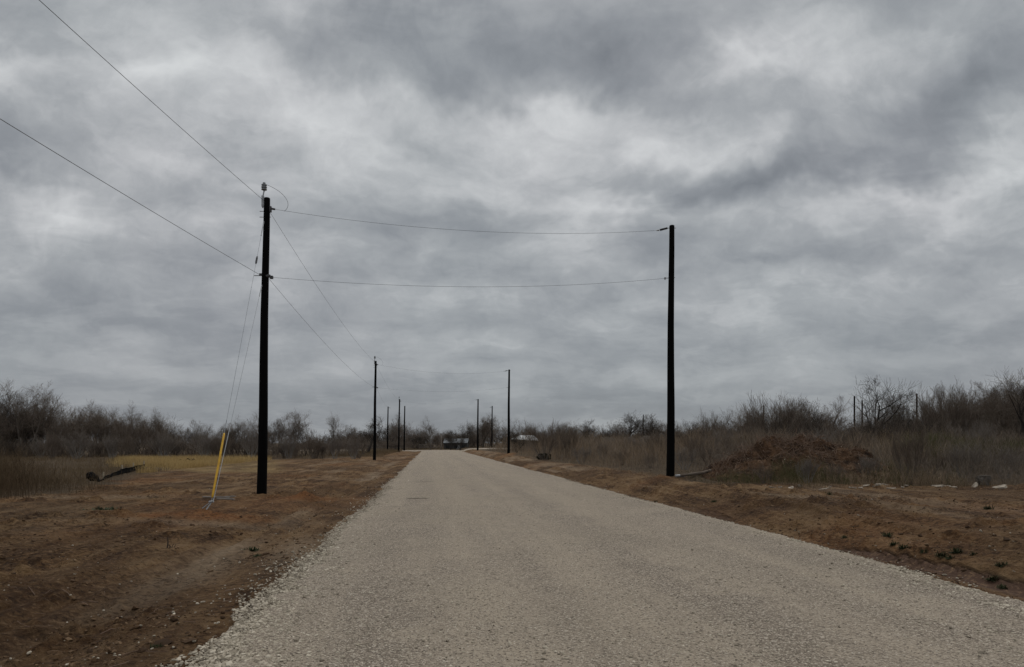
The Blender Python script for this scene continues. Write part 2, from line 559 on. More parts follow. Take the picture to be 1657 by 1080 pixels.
def gravel_mat():
    m, t, b = new_mat('crushed_limestone')
    pos = t.node('ShaderNodeNewGeometry').outputs['Position']
    along = t.road_frame(pos, 0.05)
    track = t.noise(along, 1.3, 4.0, 0.55, 0.2)
    n1 = t.noise(pos, 0.8, 6.0, 0.65, 0.5)
    n2 = t.noise(pos, 26.0, 5.0, 0.7)
    fine = t.noise(pos, 140.0, 2.0, 0.6)
    coarse = t.maprange(t.math('ADD', t.math('MULTIPLY', track, 0.65), t.math('MULTIPLY', n1, 0.35)), 0.42, 0.56)
    sl = t.node('ShaderNodeSeparateXYZ')
    t.l.new(pos, sl.inputs[0])
    across = t.math('MULTIPLY_ADD', sl.outputs[1], SLOPE, sl.outputs[0])
    across = t.math('ADD', across, t.math('MULTIPLY', t.math('SUBTRACT', t.noise(pos, 0.35, 3.0, 0.5), 0.5), 1.1))
    loose = None                       # loose stone between and beside the wheel lanes
    for c0, wd, am in ((-0.35, 0.38, 0.85), (2.75, 0.42, 1.0), (5.3, 0.45, 0.7), (1.25, 0.20, 0.45)):
        e = t.math('DIVIDE', t.math('SUBTRACT', across, c0), wd)
        g = t.math('MULTIPLY', t.math('EXPONENT', t.math('MULTIPLY', t.math('MULTIPLY', e, e), -1.0)), am)
        loose = g if loose is None else t.math('ADD', loose, g)
    coarse = t.math('ADD', t.math('MULTIPLY', coarse, 0.72), t.math('MULTIPLY', loose, t.maprange(n1, 0.36, 0.58, 0.15, 0.9)), clamp=True)
    vo = t.node('ShaderNodeTexVoronoi', feature='F1')
    wob = t.mix(0.02, pos, t.noise(pos, 40.0, 2.0, 0.5, 0, 'Color'), 'ADD')
    t.l.new(wob, vo.inputs['Vector'])
    vo.inputs['Scale'].default_value = 72.0
    sc = t.node('ShaderNodeSeparateColor')
    t.l.new(vo.outputs['Color'], sc.inputs[0])
    v2 = t.node('ShaderNodeTexVoronoi', feature='F1')
    t.l.new(pos, v2.inputs['Vector'])
    v2.inputs['Scale'].default_value = 105.0
    s2 = t.node('ShaderNodeSeparateColor')
    t.l.new(v2.outputs['Color'], s2.inputs[0])
    tan = t.ramp(t.math('ADD', t.math('MULTIPLY', n2, 0.6), t.math('MULTIPLY', s2.outputs[0], 0.4)),
                 [(0.25, (0.258, 0.213, 0.160)), (0.75, (0.425, 0.358, 0.280))])
    grey = t.ramp(sc.outputs[0], [(0.0, (0.10, 0.080, 0.064)), (0.35, (0.275, 0.226, 0.178)), (0.75, (0.43, 0.358, 0.285)), (1.0, (0.78, 0.69, 0.57))])
    gap = t.maprange(vo.outputs['Distance'], 0.35, 0.75, 1.0, 0.45)
    cg = t.node('ShaderNodeCombineColor')
    for i in range(3):
        t.l.new(gap, cg.inputs[i])
    grey = t.mix(1.0, grey, cg.outputs[0], 'MULTIPLY')
    # single stones lie on the fine part too
    keep = t.math('MAXIMUM', t.math('MULTIPLY', coarse, 0.85), t.math('GREATER_THAN', sc.outputs[1], 0.74))
    col = t.mix(keep, tan, grey)
    big = t.noise(pos, 0.25, 3.0, 0.5)
    col = t.mix(t.maprange(big, 0.35, 0.65, 0.0, 0.30), col, (0.29, 0.245, 0.185))
    # damp hollows across the near lane
    sep = t.node('ShaderNodeSeparateXYZ')
    t.l.new(pos, sep.inputs[0])
    for (cx, cy, rx, ry, am) in ((X(677, 19.7), 19.7, 0.34, 0.22, 0.75), (X(688, 28.0), 28.0, 0.40, 0.20, 0.6), (X(640, 17.0), 17.2, 0.3, 0.12, 0.25)):
        dx = t.math('DIVIDE', t.math('SUBTRACT', sep.outputs[0], cx), rx)
        dy = t.math('DIVIDE', t.math('SUBTRACT', sep.outputs[1], cy), ry)
        d2 = t.math('ADD', t.math('MULTIPLY', dx, dx), t.math('MULTIPLY', dy, dy))
        d2 = t.math('ADD', d2, t.math('MULTIPLY', t.math('SUBTRACT', t.noise(pos, 7.0, 4.0, 0.6), 0.5), 2.2))
        col = t.mix(t.math('MULTIPLY', t.maprange(d2, 0.3, 1.3, 1.0, 0.0, True), am), col, (0.045, 0.034, 0.026))
    t.l.new(col, b.inputs['Base Color'])
    b.inputs['Roughness'].default_value = 0.95
    b.inputs['Specular IOR Level'].default_value = 0.1
    hgt = t.math('ADD', t.math('MULTIPLY', t.math('SUBTRACT', 1.0, vo.outputs['Distance']), keep), t.math('MULTIPLY', n2, 1.2))
    hgt = t.math('ADD', hgt, t.math('MULTIPLY', fine, 0.3))
    bp = t.node('ShaderNodeBump')
    bp.inputs['Strength'].default_value = 1.0
    bp.inputs['Distance'].default_value = 0.014
    t.l.new(hgt, bp.inputs['Height'])
    t.l.new(bp.outputs[0], b.inputs['Normal'])
    return m


def stone_mat(name, stops):
    m, t, b = new_mat(name)
    g = t.node('ShaderNodeNewGeometry')
    n = t.noise(g.outputs['Position'], 70.0, 3.0, 0.6)
    f = t.math('ADD', t.math('MULTIPLY', g.outputs['Random Per Island'], 0.75), t.math('MULTIPLY', n, 0.25))
    t.l.new(t.ramp(f, stops), b.inputs['Base Color'])
    b.inputs['Roughness'].default_value = 0.92
    b.inputs['Specular IOR Level'].default_value = 0.12
    return m


M = {}
M['soil'] = soil_mat()
M['gravel'] = gravel_mat()
M['chip'] = stone_mat('limestone_chip', [(0.05, (0.12, 0.098, 0.074)), (0.35, (0.29, 0.25, 0.19)), (0.7, (0.43, 0.375, 0.295)), (1.0, (0.63, 0.565, 0.455))])
M['clod'] = stone_mat('clod', [(0.1, (0.035, 0.020, 0.011)), (0.6, (0.085, 0.050, 0.027)), (1.0, (0.19, 0.125, 0.072))])
M['rubble'] = simple('pale_rubble', (0.15, 0.12, 0.09), (0.42, 0.365, 0.295), 9.0, 0.9, bump=0.02)
M['pole'] = simple('creosote_wood', (0.0022, 0.0021, 0.0022), (0.0055, 0.005, 0.0048), 6.0, 0.85, (6, 6, 0.4), 0.06, bump=0.006)
M['steel'] = simple('galvanised_steel', (0.22, 0.23, 0.24), (0.40, 0.41, 0.42), 12.0, 0.5, metal=0.5, spec=0.4)
M['darksteel'] = simple('weathered_steel', (0.045, 0.046, 0.05), (0.09, 0.09, 0.095), 12.0, 0.6, metal=0.2, spec=0.3)
M['polymer'] = simple('grey_polymer', (0.16, 0.17, 0.18), (0.24, 0.25, 0.26), 12.0, 0.5, spec=0.4)
M['darkpoly'] = simple('dark_polymer', (0.018, 0.018, 0.02), (0.035, 0.035, 0.04), 12.0, 0.5, spec=0.3)
M['wire'] = simple('aluminium_wire', (0.08, 0.082, 0.086), (0.12, 0.123, 0.127), 3.0, 0.6, metal=0.2)
M['strand'] = simple('guy_strand', (0.16, 0.17, 0.18), (0.26, 0.27, 0.28), 3.0, 0.55, metal=0.4)
M['grip'] = simple('bright_strand', (0.25, 0.255, 0.26), (0.40, 0.405, 0.41), 20.0, 0.5, metal=0.2)
M['yellow'] = simple('yellow_plastic', (0.46, 0.25, 0.022), (0.66, 0.38, 0.025), 7.0, 0.55, spec=0.3)
M['bark'] = plant_mat('grey_bark', (0.0825, 0.0695, 0.0584), (0.1568, 0.1329, 0.1111), (0.1155, 0.0958, 0.0784))
M['twig'] = plant_mat('grey_twig', (0.0986, 0.0775, 0.0625), (0.1882, 0.1549, 0.125), (0.1523, 0.1187, 0.0923))
M['palebark'] = plant_mat('pale_bark', (0.156, 0.1456, 0.1352), (0.247, 0.234, 0.2145), (0.195, 0.182, 0.169))
M['paletwig'] = plant_mat('pale_twig', (0.1397, 0.1218, 0.1064), (0.2132, 0.1876, 0.1623), (0.1691, 0.14, 0.1197))
M['dark'] = plant_mat('dark_bark', (0.0234, 0.0208, 0.0195), (0.0442, 0.039, 0.0351), (0.0364, 0.0312, 0.0273))
M['darktwig'] = plant_mat('dark_twig', (0.047, 0.0392, 0.0328), (0.0874, 0.0721, 0.06), (0.0672, 0.0533, 0.0428))
M['weed'] = plant_mat('dry_weed', (0.1512, 0.1061, 0.0722), (0.27, 0.2002, 0.1338), (0.3347, 0.2493, 0.1654), 0.25)
M['weedgrey'] = plant_mat('grey_weed', (0.1823, 0.1459, 0.1147), (0.2604, 0.2123, 0.1643), (0.1476, 0.1161, 0.0899), 0.3)
M['brownweed'] = plant_mat('brown_weed', (0.0581, 0.0394, 0.0248), (0.1056, 0.073, 0.0422), (0.132, 0.0937, 0.057), 0.4)
M['straw'] = plant_mat('straw', (0.4169, 0.2917, 0.1167), (0.5503, 0.3918, 0.1668), (0.3335, 0.2417, 0.125), 0.3)
M['tan'] = plant_mat('tan_grass', (0.1464, 0.1037, 0.0598), (0.2223, 0.1587, 0.0878), (0.1085, 0.0793, 0.0516), 0.3)
M['olive'] = plant_mat('olive_brush', (0.078, 0.072, 0.032), (0.100, 0.100, 0.040), (0.105, 0.088, 0.052), 0.3)
M['green'] = plant_mat('green_weed', (0.020, 0.027, 0.012), (0.037, 0.046, 0.020), (0.050, 0.050, 0.026), 3.0)
M['palegreen'] = plant_mat('pale_green_weed', (0.075, 0.088, 0.052), (0.105, 0.115, 0.070), (0.08, 0.08, 0.05), 3.0)
M['root'] = plant_mat('dead_root', (0.0751, 0.0457, 0.0332), (0.1728, 0.1138, 0.0825), (0.2555, 0.1804, 0.1329), 1.0)
M['tarp'] = simple('black_fabric', (0.004, 0.004, 0.0045), (0.009, 0.009, 0.0095), 6.0, 0.9, spec=0.04)
M['stake'] = simple('stake_wood', (0.30, 0.25, 0.18), (0.42, 0.36, 0.27), 10.0, 0.85, (4, 4, 0.5))
M['board'] = simple('grey_board', (0.14, 0.12, 0.10), (0.23, 0.20, 0.175), 8.0, 0.85, (1, 6, 6))
M['log'] = simple('weathered_log', (0.09, 0.07, 0.055), (0.19, 0.155, 0.125), 6.0, 0.9, (0.6, 5, 5), bump=0.02)
M['whitemetal'] = simple('white_roof_metal', (0.30, 0.30, 0.29), (0.52, 0.53, 0.53), 0.8, 0.6, spec=0.4)
M['greymetal'] = simple('grey_roof_metal', (0.07, 0.075, 0.08), (0.20, 0.21, 0.22), 0.9, 0.7, spec=0.15)
M['darkwall'] = simple('dark_boarding', (0.035, 0.033, 0.032), (0.07, 0.066, 0.062), 2.0, 0.85, (4, 4, 0.4))
M['greywall'] = simple('grey_boarding', (0.13, 0.13, 0.13), (0.20, 0.20, 0.195), 2.0, 0.85, (4, 4, 0.4))
M['glass'] = simple('window_glass', (0.012, 0.014, 0.016), (0.02, 0.022, 0.025), 2.0, 0.12, spec=0.5)


# ------------------------------------------------------------------ ground and roads
def axis(lo, hi, fine, far_lo, far_hi, grow):
    mid = list(np.arange(lo, hi + 1e-6, fine))
    up, st = [], fine
    p = mid[-1]
    while p < far_hi:
        st *= grow
        p += st
        up.append(p)
    dn, st, p = [], fine, mid[0]
    while p > far_lo:
        st *= grow
        p -= st
        dn.append(p)
    return np.array(dn[::-1] + mid + up)


def ground():
    xs = axis(-12, 15, 0.055, -2600, 2600, 1.05)
    ys = [1.5]
    while ys[-1] < 4000:
        ys.append(ys[-1] + max(0.04, 0.0075 * ys[-1]) * (1.0 if ys[-1] < 80 else 2.5))
    ys = np.array([-60, -30, -15, -8, -4, -2, -1, 0, 0.8] + ys)
    gx, gy = np.meshgrid(xs, ys)
    z = terrain(gx, gy)
    s = lat(gx, gy)
    inside = sstep(RL - 0.25, RL + 0.25, s) * sstep(RR + 0.25, RR - 0.25, s)
    z = z - 0.05 * inside
    nx, ny = len(xs), len(ys)
    idx = np.arange(nx * ny).reshape(ny, nx)
    q = np.stack([idx[:-1, :-1], idx[:-1, 1:], idx[1:, 1:], idx[1:, :-1]], -1).reshape(-1, 4)
    me = mesh_np('ground', np.stack([gx, gy, z], -1), q, None, M['soil'], True)
    # what the soil is made of, place by place
    n = fbm(gx * 0.35, gy * 0.2, 101, 4)
    n2 = fbm(s * 1.1, gy * 0.12, 102, 4)
    sand = 1.2 * np.exp(-((s + 3.2 + 0.25 * fbm(gx * .2, gy * .2, 5, 2)) / 0.42) ** 2) * sstep(-0.15, 0.35, n + 0.1)
    sand = np.maximum(sand, np.exp(-((s + 2.05) / 0.35) ** 2) * np.exp(-((gy - 10.8) / 1.5) ** 2))
    sand = np.maximum(sand, 0.8 * blob(gx, gy, -6.3, 14.4, 2.2, 0.45))
    sand = np.maximum(sand, 0.75 * np.exp(-((gy - 20.5 - 0.15 * (gx + 14)) / 0.6) ** 2) * sstep(-9, -11, gx) * sstep(-22, -15, gx))
    sand = np.maximum(sand, 0.55 * sstep(0.1, 0.45, n2) * sstep(-3.5, -4.5, s) * sstep(22, 35, gy))
    sand = np.maximum(sand, 0.7 * sstep(0.0, 0.3, n2 + 0.1) * sstep(6.6, 7.2, s) * sstep(16, 9, s))
    sand = np.clip(sand, 0, 1)
    orange = np.maximum.reduce([
        blob(gx, gy, -6.4, 21.2, 0.95, 0.75), blob(gx, gy, -6.9, 15.6, 1.35, 0.65),
        blob(gx, gy, 6.3, 25.2, 1.5, 0.6) * 0.8, blob(gx, gy, 0.4, 75, 1.5, 1.2) * 0.6,
        0.25 * sstep(0.1, 0.5, fbm(gx * 0.25, gy * 0.25, 131, 3))])
    orange = np.clip(orange * 1.5 + 0.5 * orange * fbm(gx * 1.8, gy * 1.8, 7, 3), 0, 1)
    lb = np.interp(gy, [0, 18, 20, 24, 38, 65, 80, 100, 140, 160], [-30, -30, -11.8, -11.2, -15, -16, -8, -7, -7, -7])
    rb = np.interp(gy, [0, 19.0, 21.5, 24, 140, 160], [60, 60, 9.0, 8.8, 9.2, 9.2])
    w = 0.9 * fbm(gx * 0.5, gy * 0.5, 151, 3)
    litter = np.maximum(sstep(0.5, -0.7, s - lb + w), sstep(-0.5, 0.7, s - rb + w))
    litter = np.maximum(litter, sstep(153, 157, gy))
    litter = np.maximum(litter, 0.35 * sstep(0.15, 0.5, fbm(gx * 0.3, gy * 0.6, 155, 3)) * sstep(-5, -7, s))
    mud = np.exp(-((s - 6.72) / 0.26) ** 2) * sstep(0.0, 0.1, n2 + 0.15) * sstep(24, 12, gy)
    mud = np.clip(mud * 1.3, 0, 1)
    col = np.stack([sand, orange, litter, mud], -1).reshape(-1, 4).astype(np.float32)
    at = me.attributes.new('soil_kind', 'FLOAT_COLOR', 'POINT')
    at.data.foreach_set('color', col.ravel())
    pxx = gx / np.maximum(gy, 1) * F + 828.5
    fy = np.interp(pxx, [205, 245, 330, 440], [58, 45, 38.5, 38.5])
    st = sstep(-2, 2, gy - fy + 2.5 * fbm(gx * 0.4, gy * 0.4, 431, 3)) * sstep(69, 65, gy) * sstep(195, 230, pxx) * sstep(470, 430, pxx)
    at2 = me.attributes.new('straw_litter', 'FLOAT', 'POINT')
    at2.data.foreach_set('value', (0.45 * st).ravel().astype(np.float32))
    o = link('ground', me)
    o['kind'] = 'structure'


def road():
    us = np.linspace(0, 1, 90)
    ys = [0.5]
    while ys[-1] < 146:
        ys.append(ys[-1] + max(0.06, 0.011 * ys[-1]))
    ys = np.array([-50, -20, -8, -3, -1] + ys)
    u, gy = np.meshgrid(us, ys)
    eL = RL + 0.12 + 0.22 * fbm(gy[:, :1] * 0.45, gy[:, :1] * 0, 201, 4) + 0.16 * fbm(gy[:, :1] * 2.6, gy[:, :1] * 0, 207, 4, 0.65)
    eR = RR + 0.10 + 0.25 * fbm(gy[:, :1] * 0.40, gy[:, :1] * 0 + 5, 202, 4) + 0.16 * fbm(gy[:, :1] * 2.6, gy[:, :1] * 0, 208, 4, 0.65)
    s = eL + (eR - eL) * u
    x = s - SLOPE * gy
    z = terrain(x, gy)
    edge = np.minimum(s - eL, eR - s)
    lump = fbm(x * 2.5, gy * 2.5, 211, 3)
    z = z + 0.035 * sstep(0.02, 0.35, edge + 0.10 * lump) - 0.03 * sstep(0.12, 0.0, edge)
    z = z + 0.012 * np.exp(-((edge - 0.3) / 0.2) ** 2) * (1 + lump)
    n = len(us)
    idx = np.arange(u.size).reshape(u.shape)
    q = np.stack([idx[:-1, :-1], idx[:-1, 1:], idx[1:, 1:], idx[1:, :-1]], -1).reshape(-1, 4)
    o = link('road', mesh_np('road', np.stack([x, gy, z], -1), q, None, M['gravel'], True))
    o['kind'] = 'structure'
    # the cross street at the far end
    xs = np.linspace(-60, 26, 150)
    v = np.linspace(0, 1, 10)
    gx, vv = np.meshgrid(xs, v)
    y0 = 143.2 + 0.5 * fbm(gx * 0.2, gx * 0, 221, 3)
    y1 = 151.5 + 0.5 * fbm(gx * 0.2, gx * 0 + 3, 222, 3)
    # corners flare where the two roads meet
    sR = lat(gx, 143)
    y0 = y0 - 5 * np.exp(-np.maximum(0, np.maximum(RL - sR, sR - RR)) / 2.0) * 0.7
    yy = y0 + (y1 - y0) * vv
    zz = terrain(gx, yy) + 0.10 - 0.2 * (np.abs(vv - 0.5) > 0.49) - 0.05 * np.abs(vv - 0.5)
    idx = np.arange(gx.size).reshape(gx.shape)
    q = np.stack([idx[:-1, :-1], idx[:-1, 1:], idx[1:, 1:], idx[1:, :-1]], -1).reshape(-1, 4)
    o = link('cross_road', mesh_np('cross_road', np.stack([gx, yy, zz], -1), q, None, M['gravel'], True))
    o['kind'] = 'structure'


ground()
road()

# ------------------------------------------------------------------ loose stones, clods, litter
PHI = (1 + 5 ** 0.5) / 2
ICO_V = np.array([[-1, PHI, 0], [1, PHI, 0], [-1, -PHI, 0], [1, -PHI, 0], [0, -1, PHI], [0, 1, PHI], [0, -1, -PHI], [0, 1, -PHI],
                  [PHI, 0, -1], [PHI, 0, 1], [-PHI, 0, -1], [-PHI, 0, 1]]) / 1.902
ICO_F = np.array([[0, 11, 5], [0, 5, 1], [0, 1, 7], [0, 7, 10], [0, 10, 11], [1, 5, 9], [5, 11, 4], [11, 10, 2], [10, 7, 6], [7, 1, 8],
                  [3, 9, 4], [3, 4, 2], [3, 2, 6], [3, 6, 8], [3, 8, 9], [4, 9, 5], [2, 4, 11], [6, 2, 10], [8, 6, 7], [9, 8, 1]])


def pebbles(name, xs, ys, zs, size, mat, flat=0.6, rough=0.25):
    n = len(xs)
    v = ICO_V[None] * (1 + rough * rng.uniform(-1, 1, (n, 12, 1)))
    sc = np.stack([size * rng.uniform(0.8, 1.4, n), size * rng.uniform(0.6, 1.0, n), size * flat * rng.uniform(0.6, 1.1, n)], -1)
    v = v * sc[:, None]
    a = rng.uniform(0, 2 * np.pi, n)
    ca, sa = np.cos(a)[:, None], np.sin(a)[:, None]
    tilt = rng.uniform(-0.4, 0.4, n)[:, None]
    vx, vy, vz = v[..., 0], v[..., 1], v[..., 2]
    vx, vz = vx * np.cos(tilt) - vz * np.sin(tilt), vx * np.sin(tilt) + vz * np.cos(tilt)
    v = np.stack([vx * ca - vy * sa + xs[:, None], vx * sa + vy * ca + ys[:, None], vz + zs[:, None]], -1)
    f = ICO_F[None] + (np.arange(n) * 12)[:, None, None]
    return link(name, mesh_np(name, v, None, f, mat, False))


def near_y(n, y0, y1, p=2.0):
    """more of them close by"""
    u = rng.uniform(0, 1, n)
    return 1 / (1 / y0 + u * (1 / y1 - 1 / y0)) if p == 2 else y0 + (y1 - y0) * u ** p


def scatter_ground():
    xs, ys, sz = [], [], []
    for edge, sign, n in ((RL, -1, 21000), (RR, 1, 24000)):
        y = near_y(n, 3.6, 45)
        off = rng.normal(-0.12, 0.20, n)
        off = np.where(off > 0.15, 0.12 + rng.exponential(0.16, n), off)
        wob = 0.22 * fbm(y * 0.45, y * 0, 201, 4) if sign < 0 else 0.25 * fbm(y * 0.40, y * 0 + 5, 202, 4)
        s = edge + wob + sign * off + (0.22 if sign < 0 else 0.0)
        keep = fbm(s * 1.5, y * 0.5, 301, 3) > -0.35 + 0.5 * np.clip(off, -1, 0.4)
        xs.append((s - SLOPE * y)[keep])
        ys.append(y[keep])
        sz.append((rng.gamma(2.6, 0.0030, n) + 0.003)[keep])
    n = 26000
    y = near_y(n, 3.6, 22)
    s = rng.uniform(RL, RR, n)
    c = fbm(s * 0.9, y * 0.25, 302, 3)
    keep = c > rng.uniform(-0.5, 0.5, n)
    xs.append((s - SLOPE * y)[keep])
    ys.append(y[keep])
    sz.append((rng.gamma(2.2, 0.0022, n) + 0.0025)[keep])
    n = 700
    y = near_y(n, 4, 40)
    s = np.where(rng.uniform(0, 1, n) < 0.5, RL - rng.exponential(1.8, n), RR + rng.exponential(3.0, n))
    xs.append(s - SLOPE * y)
    ys.append(y)
    sz.append(np.minimum(rng.gamma(1.6, 0.0045, n) + 0.003, 0.02))
    x, y, z_ = np.concatenate(xs), np.concatenate(ys), np.concatenate(sz)
    s = lat(x, y)
    inside = (s > RL + 0.15) & (s < RR - 0.15)
    z = terrain(x, y) + np.where(inside, 0.035, 0.012) + z_ * 0.15
    tag(pebbles('gravel', x, y, z, z_, M['chip']), 'loose pale crushed limestone along the road', 'gravel', kind='stuff')
    n = 42000
    y = near_y(n, 3.8, 50)
    s = np.where(rng.uniform(0, 1, n) < 0.55, RL - 0.1 - np.abs(rng.normal(0, 5, n)), RR + 0.2 + np.abs(rng.normal(0, 6, n)))
    x = s - SLOPE * y
    keep = fbm(x * 0.6, y * 0.6, 305, 3) > rng.uniform(-0.35, 0.35, n)
    x, y = x[keep], y[keep]
    sz = rng.gamma(1.5, 0.0065, len(x)) + 0.003
    tag(pebbles('dirt_clods', x, y, terrain(x, y) + sz * 0.05, sz, M['clod'], 0.6, 0.45), 'crumbled brown clods on both verges', 'clods', kind='stuff')


scatter_ground()


# ------------------------------------------------------------------ strands: grass, weeds, twigs
def blades(x, y, z, h, w, lean, segs=3, curve=0.5):
    """flat tapered blades, one island each -> verts, quads"""
    n = len(x)
    az = rng.uniform(0, 2 * np.pi, n)
    fz = rng.uniform(0, 2 * np.pi, n)
    t = np.linspace(0, 1, segs + 1)
    d = (lean * h)[:, None] * (t[None] * (1 - curve) + curve * t[None] ** 2)
    cx = x[:, None] + np.cos(az)[:, None] * d
    cy = y[:, None] + np.sin(az)[:, None] * d
    cz = z[:, None] + h[:, None] * t[None] * (1 - 0.25 * lean[:, None] * t[None])
    ww = (w[:, None] * (1 - 0.85 * t[None])) / 2
    ox, oy = np.cos(fz)[:, None] * ww, np.sin(fz)[:, None] * ww
    v = np.stack([np.stack([cx - ox, cy - oy, cz], -1), np.stack([cx + ox, cy + oy, cz], -1)], 2)
    base = (np.arange(n) * (segs + 1) * 2)[:, None, None]
    k = (np.arange(segs) * 2)[None, :, None]
    q = base + k + np.array([0, 1, 3, 2])[None, None]
    return v.reshape(-1, 3), q.reshape(-1, 4)


def weeds_verts(x, y, z, h, w, lean, side=5):
    """stiff dry stems that carry short side shoots in their upper half"""
    n = len(x)
    az = rng.uniform(0, 2 * np.pi, n)
    top = np.stack([np.cos(az) * lean * h, np.sin(az) * lean * h, h], -1)
    p0 = np.stack([x, y, z], -1)
    P, D, W = [p0], [top], [w]
    for k in range(side):
        f = rng.uniform(0.3, 0.95, n)[:, None]
        a2 = rng.uniform(0, 2 * np.pi, n)
        ln = (h * rng.uniform(0.15, 0.4, n))[:, None]
        dd = np.stack([np.cos(a2) * 0.55, np.sin(a2) * 0.55, rng.uniform(0.5, 1.0, n)], -1) * ln
        P.append(p0 + top * f)
        D.append(dd)
        W.append(w * 0.6)
    P, D, W = np.concatenate(P), np.concatenate(D), np.concatenate(W)
    m = len(P)
    fz = rng.uniform(0, 2 * np.pi, m)
    o = np.stack([np.cos(fz), np.sin(fz), np.zeros(m)], -1) * (W / 2)[:, None]
    mid = P + D * 0.5 + rng.normal(0, 0.04, (m, 3)) * np.linalg.norm(D, axis=1)[:, None]
    e = P + D
    v = np.stack([P - o, P + o, mid - o * 0.8, mid + o * 0.8, e - o * 0.3, e + o * 0.3], 1)
    q = np.array([[0, 1, 3, 2], [2, 3, 5, 4]])[None] + (np.arange(m) * 6)[:, None, None]
    return v.reshape(-1, 3), q.reshape(-1, 4)


def strands_mesh(name, mats_vq):
    mb_v, mb_q, mi, n = [], [], [], 0
    for i, (mat, (v, q)) in enumerate(mats_vq):
        mb_v.append(v)
        mb_q.append(q + n)
        mi.append(np.full(len(q), i, np.int32))
        n += len(v)
    me = mesh_np(name, np.concatenate(mb_v), np.concatenate(mb_q))
    for mat, _ in mats_vq:
        me.materials.append(mat)
    me.polygons.foreach_set('material_index', np.concatenate(mi))
    return me


def field(n, y0, y1, x_of, p=1.0):
    y = y0 + (y1 - y0) * rng.uniform(0, 1, n) ** p
    a, b = x_of(y)
    return rng.uniform(0, 1, n) * (b - a) + a, y


